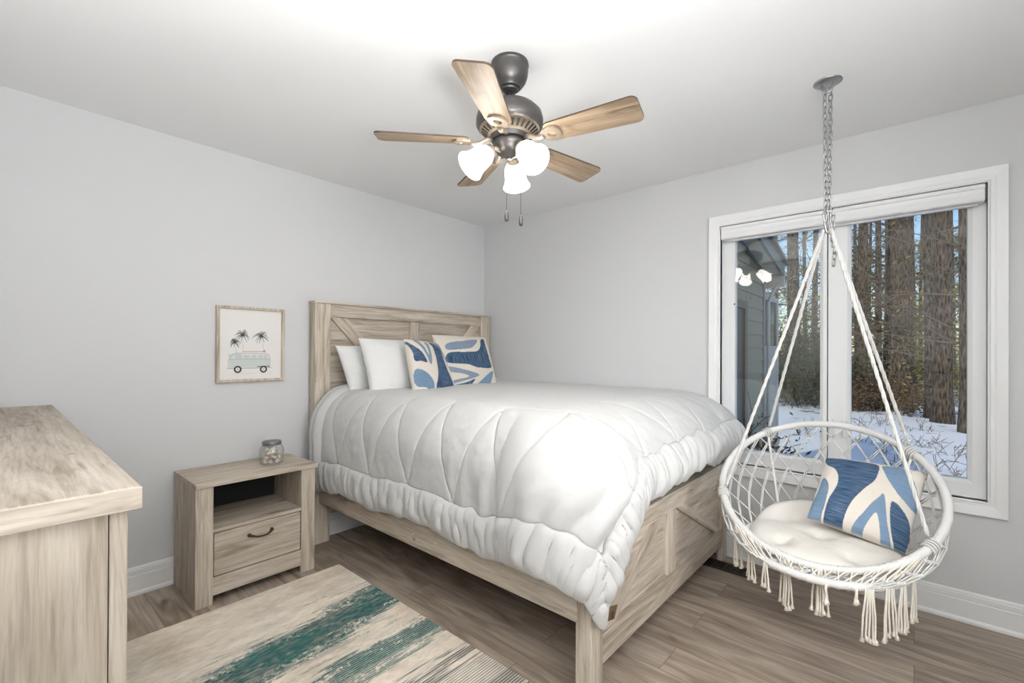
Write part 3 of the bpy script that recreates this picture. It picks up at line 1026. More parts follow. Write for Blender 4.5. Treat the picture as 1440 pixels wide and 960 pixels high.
    disp += .010*fbm(uu*2.2+5, vv*2.2, 2)*low
    P = P+nrm*disp[..., None]
    # rounded hem: roll three extra rings inwards along left, foot and right edges
    def lip(E, Nn, inward):
        rows = []
        for k, (o, i_) in enumerate(((-.004, .006), (-.012, .016), (-.022, .018))):
            pass
        return rows
    return P, nrm
P, nrm = comforter()
# keep the cloth clear of the walls
P[..., 0] = np.minimum(P[..., 0], XW-.026)
cm = grid_mesh('comforter', P, shift=(2.2, 1.8, .99))
cf = obj('comforter', cm, M_comf, None, (2.2, 1.8, .99))
tag(cf, 'white quilted comforter with puckered border draped over the bed', 'comforter')
sd = solid(cf, .022, -1)
# leather care tag on the foot hem near the corner
M_lea = plain('brown_leather', (.13, .075, .04), .6, bump=.3, bscale=300, var=.2)
i0 = 3
h0, h1 = P[i0, -1], P[i0+12, -1]
e_ = (h1-h0)/np.linalg.norm(h1-h0)
h1 = h0+e_*.052
o_ = np.array([.8, 0, -.6]); o_ = o_-e_*o_.dot(e_); o_[1] = -.05; o_ = o_/np.linalg.norm(o_)*.046
off_ = np.array([-.012, -.024, .012])
tg = [tuple(h0+off_), tuple(h1+off_), tuple(h1+off_+o_), tuple(h0+off_+o_)]
t0 = Vector(tg[0])
mb = MB().hexa([*tg, *[(a, b-.003, c) for a, b, c in tg]], .0006)
tagp = obj('sewn_tag', mb, M_lea, cf)
tagp['label'] = 'small brown leather tag with dark lettering'
fc = bpy.data.curves.new('lettering', 'FONT')
fc.body = 'UGG'
fc.size = .020
fc.align_x = 'CENTER'; fc.align_y = 'CENTER'
fc.extrude = .0006
ft = bpy.data.objects.new('lettering_curve', fc)
COL.objects.link(ft)
bpy.context.view_layer.update()
fme = bpy.data.meshes.new_from_object(ft.evaluated_get(bpy.context.evaluated_depsgraph_get()))
bpy.data.objects.remove(ft)
fo = bpy.data.objects.new('lettering', fme)
COL.objects.link(fo)
fo.parent = tagp
cen = sum((Vector(q) for q in tg), Vector())/4+Vector((0, -.0035, 0))
xdir = (Vector(tg[1])-Vector(tg[0])); xdir.y = 0; xdir.normalize()
ydir = Vector((0, -1, 0)).cross(xdir).normalized()
zdir = Vector((0, -1, 0))
fo.matrix_local = Matrix(((xdir.x, ydir.x, zdir.x, cen.x-2.2), (xdir.y, ydir.y, zdir.y, cen.y-1.8), (xdir.z, ydir.z, zdir.z, cen.z-.99), (0, 0, 0, 1)))
fme.materials.clear(); fme.materials.append(plain('burnt_lettering', (.015, .01, .008), .8))

# ------------------------------------------------------------ pillows
def catmull(P, k=6):
    P = np.array(P, float)
    n = len(P)
    outp = []
    for i in range(n):
        p0, p1, p2, p3 = P[i-1], P[i], P[(i+1) % n], P[(i+2) % n]
        for t in np.linspace(0, 1, k, endpoint=False):
            outp.append(.5*((2*p1)+(-p0+p2)*t+(2*p0-5*p1+4*p2-p3)*t*t+(-p0+3*p1-3*p2+p3)*t**3))
    return outp
def pillow(name, TL, TR, BR, BL, thick, mat_, label, cat, group=None, pat=None, quad=None, seed=0, n=90, pinch=.05, flange=0.0, shift_c=None):
    TL, TR, BR, BL = [np.array(q, float) for q in (TL, TR, BR, BL)]
    uu, vv = np.meshgrid(np.linspace(0, 1, n), np.linspace(0, 1, n), indexing='ij')
    x, y = uu*2-1, vv*2-1
    # edges bow inwards between the corners
    x2 = x*(1-pinch*(1-y*y)); y2 = y*(1-pinch*(1-x*x))
    up_, vp = (x2+1)/2, (y2+1)/2
    base = ((1-up_)*(1-vp))[..., None]*TL+(up_*(1-vp))[..., None]*TR+(up_*vp)[..., None]*BR+((1-up_)*vp)[..., None]*BL
    nr = np.cross(BL-TL, TR-TL)
    nr = nr/np.linalg.norm(nr)
    f = np.clip(1-np.abs(x)**2.4, 0, 1)**.5*np.clip(1-np.abs(y)**2.4, 0, 1)**.5
    f = f**.85
    wr = .006*fbm(uu*5+seed, vv*5+seed*2, 3)*f+.004*fbm(uu*12+seed, vv*12, 2)*(f < .8)*f
    fr = base+nr*((thick*.55*f+wr))[..., None]
    bk = base-nr*(thick*.45*f)[..., None]
    col = np.ones((n, n, 4))
    if pat:
        qd = np.array(quad, float)
        pu = ((1-uu)*(1-vv))[..., None]*qd[0]+(uu*(1-vv))[..., None]*qd[1]+(uu*vv)[..., None]*qd[2]+((1-uu)*vv)[..., None]*qd[3]
        col[..., :3] = (.70, .645, .57); col[..., 3] = 0
        for poly, c in pat:
            ins = inpoly(catmull(poly), pu[..., 0], pu[..., 1])
            col[ins] = (*c, 1 if c != CREAM else 0)
        # raised cream yarn between the dyed fields
        fr = fr+nr*(.0035*(col[..., 3] == 0)*np.clip(f*4, 0, 1))[..., None]
    V = np.vstack([fr.reshape(-1, 3), bk.reshape(-1, 3)])
    idx = np.arange(n*n).reshape(n, n)
    F = np.stack([idx[:-1, :-1], idx[:-1, 1:], idx[1:, 1:], idx[1:, :-1]], -1).reshape(-1, 4)
    Fb = F[:, ::-1]+n*n
    me = bpy.data.meshes.new(name)
    ctr = V.mean(0)
    me.from_pydata((V-ctr).tolist(), [], np.vstack([F, Fb]).tolist())
    bm = bmesh.new(); bm.from_mesh(me)
    # uv, colour
    me.polygons.foreach_set('use_smooth', [True]*len(me.polygons))
    uvl = me.uv_layers.new(name='UVMap')
    uvv = np.concatenate([np.stack([uu, vv], -1).reshape(-1, 2)]*2)
    li = np.zeros(len(me.loops), int); me.loops.foreach_get('vertex_index', li)
    uvl.data.foreach_set('uv', uvv[li].ravel())
    if pat:
        cb = col.copy(); cb[..., :3] = (.68, .63, .56); cb[..., 3] = 0
        at = me.color_attributes.new('tint', 'FLOAT_COLOR', 'POINT')
        at.data.foreach_set('color', np.concatenate([col.reshape(-1, 4), cb.reshape(-1, 4)]).astype(np.float32).ravel())
    bm.free()
    md = None
    o = obj(name, me, mat_, None, Vector(ctr))
    md = o.modifiers.new('weld', 'WELD'); md.merge_threshold = .0006
    return tag(o, label, cat, group)
CREAM = (.70, .645, .57)
NAVY = (.016, .056, .122); SKY = (.155, .245, .36); GREY = (.22, .27, .35)
pillow('bed_pillow', (1.50, 2.875, 1.306), (2.14, 2.875, 1.306), (2.14, 2.775, .985), (1.555, 2.775, .985), .13, M_white,
       'white bed pillow against the headboard, farthest left and behind the larger white sham', 'pillow', seed=1, pinch=.03)
pillow('pillow_sham', (1.585, 2.735, 1.355), (2.15, 2.735, 1.345), (2.13, 2.57, .985), (1.58, 2.57, .985), .15, M_white,
       'plump white square sham standing between the flat white pillow and the blue patterned pillows', 'pillow', seed=2, pinch=.045)
P1Q = [(65, 140), (560, 180), (740, 800), (172, 850)]
P1 = [([(70, 185), (130, 245), (200, 320), (250, 410), (265, 475), (200, 455), (140, 440), (120, 330)], NAVY),
      ([(150, 165), (210, 260), (260, 370), (295, 480), (325, 490), (338, 330), (332, 200), (290, 185), (215, 160)], GREY),
      ([(215, 168), (280, 185), (300, 380), (255, 250)], CREAM),
      ([(360, 192), (440, 208), (510, 290), (540, 470), (600, 620), (705, 770), (690, 800), (425, 812), (410, 600), (400, 400), (385, 270)], NAVY),
      ([(430, 182), (520, 188), (555, 250), (580, 400), (640, 590), (575, 490), (530, 360), (490, 240)], GREY),
      ([(145, 555), (240, 580), (320, 660), (375, 760), (370, 825), (330, 838), (280, 775), (170, 740)], SKY)]
P2Q = [(400, 100), (1048, 130), (1230, 700), (735, 800)]
P2 = [([(560, 245), (720, 210), (900, 188), (860, 280), (790, 312), (590, 328)], GREY),
      ([(600, 370), (760, 358), (900, 345), (945, 280), (950, 200), (1000, 168), (1030, 270), (1080, 400), (1112, 512), (960, 538), (840, 512), (630, 482)], NAVY),
      ([(640, 530), (800, 570), (965, 610), (950, 650), (750, 732), (725, 705), (885, 640), (655, 588)], GREY),
      ([(770, 752), (870, 715), (955, 668), (905, 772), (780, 796)], NAVY),
      ([(990, 745), (1060, 620), (1138, 550), (1132, 680), (1095, 738)], SKY)]
M_pat = tinted('woven_patterned_cotton', .9, .42, (5, 75, 1), bump=.6, bscale=420)
M_patv = tinted('woven_patterned_cotton_crosswise', .9, .42, (75, 5, 1), bump=.6, bscale=420)
pillow('throw_pillow', (2.165, 2.70, 1.392), (2.685, 2.66, 1.386), (2.635, 2.47, .985), (2.12, 2.49, .985), .13, M_patv,
       'blue and cream patterned throw pillow at the back right of the bed pillows', 'pillow', None, P2, P2Q, seed=4, n=170, pinch=.03)
pillow('throw_pillow', (1.800, 2.535, 1.352), (2.135, 2.60, 1.325), (2.165, 2.43, .985), (1.765, 2.375, .985), .12, M_pat,
       'blue and cream patterned throw pillow in front, turned, touching the white sham', 'pillow', None, P1, P1Q, seed=3, n=170, pinch=.03)

# ------------------------------------------------------------ ceiling fan
FXc, FYc = 1.385, 1.235
fan = thing('ceiling_fan', 'dark bronze ceiling fan with five oak blades and three lit glass shades', 'ceiling fan', (FXc, FYc, H))
fo_ = (FXc, FYc, 0)
obj('canopy', MB().lathe([(.075, 2.4399), (.077, 2.428), (.074, 2.423), (.0745, 2.405), (.072, 2.385), (.065, 2.365), (.054, 2.349), (.046, 2.343), (.044, 2.338), (.034, 2.333), (.032, 2.328), (.018, 2.324)], fo_, n=48), M_bronze, fan)
obj('downrod', MB().lathe([(.013, 2.33), (.013, 2.265), (.022, 2.263), (.022, 2.250)], fo_, n=20), M_bronze, fan)
mo = obj('motor', MB().lathe([(r_, z_-.036) for r_, z_ in [(.02, 2.298), (.075, 2.297), (.110, 2.288), (.130, 2.268), (.136, 2.245), (.136, 2.222), (.130, 2.212), (.122, 2.206), (.078, 2.178), (.074, 2.160), (.02, 2.158)]], fo_, n=56), M_bronze, fan)
M_louver = plain('aged_bronze_underside', (.30, .25, .20), .45, .5, var=.2, bscale=60)
ring = MB().lathe([(r_, z_-.036) for r_, z_ in [(.1215, 2.2045), (.1225, 2.2055), (.080, 2.1775), (.079, 2.1765)]], fo_, n=56, cap=False)
obj('vent_ring', ring, M_louver, mo)
vs_ = MB()
for k in range(30):
    a = 2*PI*k/30
    c, s = math.cos(a), math.sin(a)
    def q(r, w_, z):
        return (FXc+r*c-w_*s, FYc+r*s+w_*c, z)
    za, zb = 2.1485, 2.1640
    vs_.hexa([q(.090, -.0035, za-.0025), q(.090, .0035, za-.0025), q(.114, .0050, zb-.0025), q(.114, -.0050, zb-.0025), q(.090, -.0035, za+.002), q(.090, .0035, za+.002), q(.114, .0050, zb+.002), q(.114, -.0050, zb+.002)])
obj('vent_slots', vs_, M_bronze_in, mo)
obj('switch_housing', MB().lathe([(.055, 2.128), (.066, 2.120), (.067, 2.104), (.061, 2.098), (.057, 2.086), (.050, 2.074), (.032, 2.064), (.014, 2.058), (.010, 2.050)], fo_, n=40), M_bronze, fan)
BLW = ((.17, .115, .07), (.30, .22, .145), (.40, .305, .21))
M_blade = wood('weathered_oak_blade', 'x', *BLW, rough=.45, knots=.4)
M_edge = plain('dark_blade_edge', (.06, .035, .02), .5)
def blade_outline(n=6):
    r0, r1 = .165, .530
    w0, w1 = .052, .066
    pts = []
    def arc(cx, cy, r, a0, a1):
        for k in range(n+1):
            a = a0+(a1-a0)*k/n
            pts.append((cx+r*math.cos(a), cy+r*math.sin(a)))
    c = .026
    arc(r1-c, w1-c, c, PI/2, 0)
    arc(r1-c, -w1+c, c, 0, -PI/2)
    arc(r0+c, -w0+c, c, -PI/2, -PI)
    arc(r0+c, w0-c, c, PI, PI/2)
    return pts
bo = blade_outline()
proto_b = None
for k, deg in enumerate((-151, -79, -7, 65, 137)):
    me_ = bpy.data.meshes.get('fan_blade')
    if not me_:
        m = MB().prism([(x, y, -.0035) for x, y in bo], (0, 0, .007))
        m.bm.transform(Matrix.Rotation(math.radians(-12), 4, 'X'))
        me_ = m.mesh('fan_blade')
        me_.materials.append(M_blade); me_.materials.append(M_edge)
        for p_ in me_.polygons:
            if len(p_.vertices) == 4:
                p_.material_index = 1
        # blade iron: curved strap from the motor with an open teardrop plate under the blade
        m = MB()
        m.tube([(.068, 0, .010), (.095, 0, .004), (.120, 0, -.010), (.140, 0, -.016), (.155, 0, -.013)], [.011, .010, .0095, .010, .012], 8)
        outer = [(.142, 0), (.160, .030), (.190, .040), (.214, .034), (.226, .014), (.228, 0), (.226, -.014), (.214, -.034), (.190, -.040), (.160, -.030)]
        inner = [(.172, 0), (.178, .011), (.190, .017), (.200, .016), (.207, .008), (.208, 0), (.207, -.008), (.200, -.016), (.190, -.017), (.178, -.011)]
        n_ = len(outer)
        vv_ = []
        for z in (-.0125, -.0045):
            vv_.append(([m.bm.verts.new((x, y, z)) for x, y in outer], [m.bm.verts.new((x, y, z)) for x, y in inner]))
        (o0, i0), (o1, i1) = vv_
        for j in range(n_):
            j2 = (j+1) % n_
            m.bm.faces.new((o0[j], o0[j2], i0[j2], i0[j])); m.bm.faces.new((o1[j], i1[j], i1[j2], o1[j2]))
            m.bm.faces.new((o0[j], o1[j], o1[j2], o0[j2])); m.bm.faces.new((i0[j], i0[j2], i1[j2], i1[j]))
        m.bm.transform(Matrix.Rotation(math.radians(-12), 4, 'X'))
        iron_ = m.mesh('blade_iron')
        iron_.materials.append(M_louver)
    b = bpy.data.objects.new('blade', me_)
    COL.objects.link(b)
    b.parent = fan
    b.location = (0, 0, 2.120-H)
    b.rotation_euler = (0, 0, math.radians(deg))
    ir = bpy.data.objects.new('blade_iron', iron_)
    COL.objects.link(ir)
    ir.parent = b
# light kit
def shade_mat():
    m, nt, p, out = new_mat('lit_frosted_glass')
    nt.nodes.remove(p)
    tr = N(nt, 'ShaderNodeBsdfTranslucent'); tr.inputs[0].default_value = (.9, .88, .85, 1)
    df = N(nt, 'ShaderNodeBsdfDiffuse'); df.inputs[0].default_value = (.85, .85, .84, 1)
    m1 = N(nt, 'ShaderNodeMixShader'); m1.inputs[0].default_value = .5
    em = N(nt, 'ShaderNodeEmission'); em.inputs[0].default_value = (1, .96, .91, 1); em.inputs[1].default_value = 4.5
    ad = N(nt, 'ShaderNodeAddShader')
    L = nt.links
    L.new(tr.outputs[0], m1.inputs[1]); L.new(df.outputs[0], m1.inputs[2])
    L.new(m1.outputs[0], ad.inputs[0]); L.new(em.outputs[0], ad.inputs[1]); L.new(ad.outputs[0], out.inputs[0])
    return m
M_shade = shade_mat()
for k, deg in enumerate((160, 31, 255)):
    a = math.radians(deg)
    h = Vector((math.cos(a), math.sin(a), 0))
    ax = (h*.74+Vector((0, 0, -.67))).normalized()
    s0 = Vector((FXc, FYc, 2.076 if k != 1 else 2.09))+h*.032
    s1 = s0+h*.030+Vector((0, 0, .006))
    s2 = s1+h*.022-Vector((0, 0, .012))
    arm = obj('light_arm', MB().tube([s0, s1, s2], [.009, .009, .010], 10).lathe([(.012, -.012), (.022, -.006), (.025, .004), (.026, .020), (.024, .023)], s2, ax, 24), M_louver, fan)
    sp = [(.024, .012), (.030, .018), (.040, .036), (.044, .060), (.046, .085), (.052, .108), (.060, .122)]
    sp2 = [(r-.003, z) for r, z in reversed(sp)]
    sh = obj('lamp_shade', MB().lathe(sp+sp2, s2, ax, 36, cap=False), M_shade, arm)
    lb = lamp('fan_bulb', 'POINT', s2+ax*.118, BULB_W, BULB_COL, .035)
    lb.parent = fan
    lb.location = s2+ax*.118-fan.location
for dx, zb in ((-.011, 1.808), (.047, 1.790)):
    c = Vector((FXc, FYc, 0))+rt*dx
    m = MB().tube([(c.x, c.y, 2.085), (c.x, c.y, zb+.03)], .0011, 6)
    pc = obj('pull_chain', m, M_bronze, fan)
    obj('pull_fob', MB().lathe([(.002, zb+.034), (.007, zb+.028), (.009, zb+.012), (.008, zb-.004), (.004, zb-.010)], (c.x, c.y, 0), n=16), M_bronze, pc)

# ------------------------------------------------------------ hanging chair
HC = np.array([2.403, .303, .688]); HR = .40
hn = np.array([-.578, -.005, .816]); hn /= np.linalg.norm(hn)
ha = np.cross(hn, [0, 0, 1.]); ha /= np.linalg.norm(ha)
hbv = np.cross(hn, ha)
def hoop(deg, r=HR):
    t = math.radians(deg)
    return HC+r*(math.cos(t)*ha+math.sin(t)*hbv)
def seat(deg, r=.29):
    t = math.radians(deg)
    return np.array([2.29, .292, .455])+r*np.array([-math.sin(t), math.cos(t), -.056*math.sin(t)])
APEX = np.array([2.377, .282, 1.815])
hc = thing('hanging_chair', 'white macrame hoop swing chair hanging from the ceiling before the window', 'hanging chair', (2.36, .30, .44))
hoopm = MB()
for rep in range(1):
    pts = [hoop(d) for d in range(0, 360, 3)]
    rad = [.0155+.0012*(1 if (i % 3 == 0) else 0) for i in range(len(pts))]
    hoopm.tube(pts, rad, 12, closed=True)
obj('back_hoop', hoopm, M_wrap, hc)
obj('seat_hoop', MB().tube([seat(d) for d in range(0, 360, 4)], [.0145+.001*(i % 2) for i in range(90)], 10, closed=True), M_wrap, hc)
# diamond net between the two hoops
NN, RW = 26, 6
def netp(i, j):
    t = 360*(i+.5*(j % 2))/NN
    s = j/RW
    A, B = hoop(t, HR-.006), seat(t, .284)
    p = A*(1-s)+B*s
    c = HC*(1-s)+np.array([2.29, .292, .455])*s
    o = p-c; o = o/np.linalg.norm(o)
    return p+o*(.045*math.sin(PI*s))
net = MB()
for j in range(RW):
    for i in range(NN):
        a = netp(i, j)
        for di in ((0, -1) if j % 2 == 0 else (0, 1)):
            b_ = netp(i+di, j+1)
            for o_ in (-.0022, .0022):
                sh_ = np.array([0, o_, o_])
                net.tube([a+sh_, (a+b_)/2+sh_*1.3, b_+sh_], .0026, 5)
    if 0 < j:
        for i in range(NN):
            p_ = Vector(netp(i, j))
            bmesh.ops.create_icosphere(net.bm, subdivisions=1, radius=.0062, matrix=Matrix.Translation(p_))
obj('back_net', net, M_rope, hc)
# woven base of the seat
bs = MB()
for k in range(-9, 10):
    q_ = k*.029
    hw_ = math.sqrt(max(.282**2-q_**2, 0))
    for (p0_, p1_) in ((np.array([q_, -hw_]), np.array([q_, hw_])), (np.array([-hw_, q_]), np.array([hw_, q_]))):
        pts = [np.array([2.29+p0_[0]*(1-s)+p1_[0]*s, .292+p0_[1]*(1-s)+p1_[1]*s, .452-.012*math.sin(PI*s)+.056*(p0_[0]*(1-s)+p1_[0]*s)]) for s in (0, .25, .5, .75, 1)]
        bs.tube(pts, .004, 5)
obj('seat_net', bs, M_rope, hc)
# suspension ropes: twisted pairs to the hoop, the front ones passing outside the back hoop
def twisted(p, q, r=.0042, tw=46, k=64):
    m = MB()
    p, q = np.array(p), np.array(q)
    d = q-p; Ln = np.linalg.norm(d); d = d/Ln
    a = np.cross(d, [0, 1, .3]); a /= np.linalg.norm(a); b = np.cross(d, a)
    for ph in (0, 2*PI/3, 4*PI/3):
        m.tube([p+d*Ln*t+(math.cos(ph+tw*Ln*t)*a+math.sin(ph+tw*Ln*t)*b)*r*.9 for t in np.linspace(0, 1, k)], r, 6)
    return m
for deg in (20, -49, 222, 150.5):
    top = APEX+np.array([0, .012 if deg < 90 else -.012, -.01])
    end = hoop(deg)
    mid = end+(top-end)*(.035/np.linalg.norm(top-end))
    rp = obj('suspension_rope', twisted(top, mid), M_rope, hc)
    wr = MB()
    t_ = math.radians(deg)
    for dd in (-2.4, -.8, .8, 2.4):
        c_ = hoop(deg+dd); tdir = (hoop(deg+dd+.5)-hoop(deg+dd-.5)); tdir /= np.linalg.norm(tdir)
        e1 = np.cross(tdir, [0, 0, 1.]); e1 /= np.linalg.norm(e1); e2 = np.cross(tdir, e1)
        wr.tube([c_+.0195*(math.cos(x)*e1+math.sin(x)*e2) for x in np.linspace(0, 2*PI, 18, endpoint=False)], .0042, 6, closed=True)
    obj('rope_wrap', wr, M_rope, rp)
    # inner cord running down from the hoop to the seat
    obj('brace_cord', twisted(hoop(deg), seat(deg), .0032, 50, 40), M_rope, hc)
# tassels: bunches of cords with flared ends
tr_ = random.Random(5)
def tassel(p, length, n, spread, w):
    m = MB()
    p = np.array(p)
    for k in range(n):
        f = (k+.5)/n-.5
        tx = -w[1]; 
        off = np.array([w[0]*f*spread, w[1]*f*spread, 0])+np.array([tr_.uniform(-.004, .004), tr_.uniform(-.004, .004), 0])
        L_ = length*tr_.uniform(.88, 1.04)
        q0 = p+off*.6
        pts = [q0+np.array([0, 0, .012]), q0+np.array([-.008, 0, -.012]), p+off+np.array([-.005+tr_.uniform(-.003, .003), 0, -L_*.5]), p+off*1.1+np.array([-.003+tr_.uniform(-.005, .005), tr_.uniform(-.004, .004), -L_+.018]), p+off*1.12+np.array([0, 0, -L_+.012]), p+off*1.15+np.array([0, 0, -L_])]
        m.tube(pts, [.0032, .0034, .0034, .0034, .0052, .0085], 6)
    return m
for deg, ln, n_, sp_ in ((46, .165, 4, .022), (58, .165, 6, .042), (79, .185, 6, .040), (95, .165, 6, .050)):
    tdir = hoop(deg+1)-hoop(deg-1); tdir /= np.linalg.norm(tdir)
    obj('tassel', tassel(hoop(deg, HR+.004)+np.array([-.012, 0, -.010]), ln, n_, sp_, tdir), M_natural, hc)
for deg, ln, n_, sp_ in ((100, .075, 2, .010), (118, .055, 2, .008), (126, .185, 5, .050), (139, .185, 5, .055), (152, .175, 5, .055), (166, .150, 4, .045), (60, .10, 3, .03), (24, .12, 3, .03), (210, .10, 4, .05), (300, .12, 4, .05)):
    tdir = seat(deg+1)-seat(deg-1); tdir /= np.linalg.norm(tdir)
    t_ = math.radians(deg)
    obj('tassel', tassel(seat(deg, .300)+np.array([0, 0, -.004]), ln, n_, sp_, tdir), M_natural, hc)
# macrame lacing between the front of both hoops
lc = MB()
for k in range(46):
    d0 = 22+k*3.0
    a = hoop(d0); b_ = seat(d0+(5 if k % 2 else -5))
    o_ = np.array([-.017, 0, 0])
    lc.tube([a+np.array([0, 0, .018]), a+o_, (a+b_)/2+o_*1.1, b_+o_*.9, b_+np.array([0, 0, -.017])], .003, 5)
obj('front_lacing', lc, M_natural, hc)

# round tufted seat cushion
def seat_cushion():
    nr_, na = 46, 96
    r = np.linspace(0, 1, nr_)[:, None]; a = np.linspace(0, 2*PI, na, endpoint=False)[None, :]
    R_ = .275
    x = R_*r*np.cos(a); y = R_*r*np.sin(a)
    prof = np.clip(1-r**3.2, 0, 1)**.5*np.ones_like(a)
    th_ = .040*prof
    for (tx, ty) in ((0, 0), (.13, .12), (.13, -.12), (-.13, .12), (-.13, -.12)):
        th_ = th_-.026*np.exp(-((x-tx)**2+(y-ty)**2)/.0018)
    th_ = th_+.006*fbm(x*14+3, y*14, 3)*prof
    lift = .085*sstep(.10, .27, x+.30*np.clip(y, 0, 1))*sstep(0, 1, r*1.2)
    lift = lift+.02*sstep(.16, .30, np.abs(y))
    z0 = .440+.05*x+lift
    topP = np.stack([x, y, z0+th_+.022*np.clip(1-r**8, 0, 1)], -1)
    botP = np.stack([x, y, z0-.012*prof+0*r], -1)
    return topP, botP
tp_, bt_ = seat_cushion()
V = np.concatenate([tp_.reshape(-1, 3), bt_.reshape(-1, 3)])
nr_, na = tp_.shape[:2]
idx = np.arange(nr_*na).reshape(nr_, na); idx = np.hstack([idx, idx[:, :1]])
F = np.stack([idx[:-1, :-1], idx[1:, :-1], idx[1:, 1:], idx[:-1, 1:]], -1).reshape(-1, 4)
Fb = F[:, ::-1]+nr_*na
e_ = np.stack([idx[-1, :-1], idx[-1, :-1]+nr_*na, idx[-1, 1:]+nr_*na, idx[-1, 1:]], -1)
me = bpy.data.meshes.new('seat_cushion')
CC = np.array([2.335, .30, 0])
me.from_pydata((V-np.array([0, 0, .46])).tolist(), [], np.vstack([F, Fb, e_]).tolist())
me.polygons.foreach_set('use_smooth', [True]*len(me.polygons))
cu = obj('seat_cushion', me, M_cream, None, Vector((CC[0], CC[1], .46)))
cu.modifiers.new('weld', 'WELD').merge_threshold = .0005
tag(cu, 'round cream tufted cushion lying in the hanging chair', 'cushion')

PCQ = [(470, 262), (897, 312), (812, 658), (390, 512)]
PC = [([(455, 375), (430, 430), (392, 510), (445, 582), (452, 540), (475, 470), (482, 410)], SKY),
      ([(472, 262), (580, 285), (697, 312), (690, 395), (640, 440), (590, 490), (552, 560), (545, 628), (465, 590), (480, 490), (525, 410), (518, 350), (474, 310)], NAVY),
      ([(722, 318), (800, 314), (850, 400), (862, 470), (842, 502), (790, 462), (745, 400), (724, 350)], SKY),
      ([(700, 475), (725, 463), (735, 560), (748, 662), (700, 678), (694, 540), (612, 645), (560, 642), (560, 605), (630, 540)], SKY),
      ([(692, 532), (700, 678), (610, 647)], CREAM),
      ([(757, 485), (825, 552), (808, 650), (772, 660), (750, 590)], NAVY)]
pillow('throw_pillow', (2.60, .312, .775), (2.60, -.045, .765), (2.345, .020, .490), (2.345, .350, .555), .14, M_pat,
       'blue and cream patterned throw pillow leaning in the hanging chair', 'pillow', None, PC, PCQ, seed=6, n=190, pinch=.03)

# chain, hook plate, carabiner
ck = thing('ceiling_hook', 'round steel hook plate screwed to the ceiling above the hanging chair', 'hook', (2.377, .282, H))
obj('plate', MB().lathe([(.052, H-.0005), (.053, H-.004), (.048, H-.007), (.001, H-.008)], (2.377, .282, 0), n=40), M_chrome, ck)
obj('hook_ring', MB().tube([(2.377+.0, .282+.020*math.cos(a), H-.012-.034*math.sin(a)) for a in np.linspace(0, PI, 14)], .0045, 8), M_chrome, ck)
lk = MB().tube([(.0075*math.cos(a)*(1), 0, .0125*np.sign(math.sin(a))*min(1, abs(math.sin(a))*1.6)+.0035*math.sin(a)) for a in np.linspace(0, 2*PI, 20, endpoint=False)], .0028, 7, closed=True).mesh('link')
lk.materials.append(M_chrome)
ch = thing('steel_chain', 'doubled galvanised steel chain holding the hanging chair below the ceiling hook', 'chain', (2.377, .282, 2.40))
def link(x, y, z, rz, tilt=0.0):
    o = bpy.data.objects.new('link', lk)
    COL.objects.link(o)
    o.parent = ch
    o.location = (x-2.377, y-.282, z-2.40)
    o.rotation_euler = (tilt, 0, rz)
base_rz = math.radians(-49)
for s in (-1, 1):
    for k in range(20):
        z = 2.398-k*.0268
        wdt = .0115*(1-.55*k/20)+.001
        p_ = np.array([2.377, .282])+s*wdt*np.array([rt.x, rt.y])
        link(p_[0], p_[1], z, base_rz+(0.25 if k % 2 == 0 else PI/2+.25)+s*.2)
for k in range(9):
    p_ = np.array([2.377, .282])+(.018+.004*math.sin(k*1.3)+.0016*k)*np.array([rt.x, rt.y])
    link(p_[0], p_[1], 1.875-k*.0268, base_rz+(0 if k % 2 == 0 else PI/2)+.3, .12)
cb_ = MB()
pts = []
for k in range(24):
    a = 2*PI*k/24
    pts.append((2.377+rt.x*(.013+.004*math.sin(a))*math.cos(a), .282+rt.y*(.013+.004*math.sin(a))*math.cos(a), 1.838+.050*math.sin(a)))
cb_.tube(pts, .0046, 8, closed=True)
pts2 = [(2.377-.004+rt.x*(.010*math.cos(a)-.006), .282+rt.y*(.010*math.cos(a)-.006), 1.862+.032*math.sin(a)) for a in np.linspace(0, 2*PI, 20, endpoint=False)]
cb_.tube(pts2, .0036, 8, closed=True)
kb = obj('carabiner', cb_, M_chrome, None, (2.377, .282, 1.84))
tag(kb, 'steel carabiner hook joining the chain to the chair ropes', 'carabiner')

# ------------------------------------------------------------ floor vent
vt = thing('floor_vent', 'brown metal floor vent by the window wall behind the bed foot', 'vent', (2.876, .80, 0))
M_vent = plain('brown_metal_vent', (.075, .055, .040), .45, .6)
vx0, vx1, vy0, vy1 = 2.822, 2.935, .685, .985
obj('vent_frame', MB().box(vx0, vx1, vy0, vy0+.012, 0, .006).box(vx0, vx1, vy1-.012, vy1, 0, .006).box(vx0, vx0+.012, vy0+.012, vy1-.012, 0, .006).box(vx1-.012, vx1, vy0+.012, vy1-.012, 0, .006), M_vent, vt)
sm_ = MB()
for k in range(19):
    y = vy0+.02+k*.0145
    sm_.box(vx0+.012, vx1-.012, y-.003, y+.003, .001, .005)
obj('vent_slats', sm_, M_vent, vt)
obj('vent_duct', MB().box(vx0+.012, vx1-.012, vy0+.012, vy1-.012, 0, .0012), M_dark, vt)

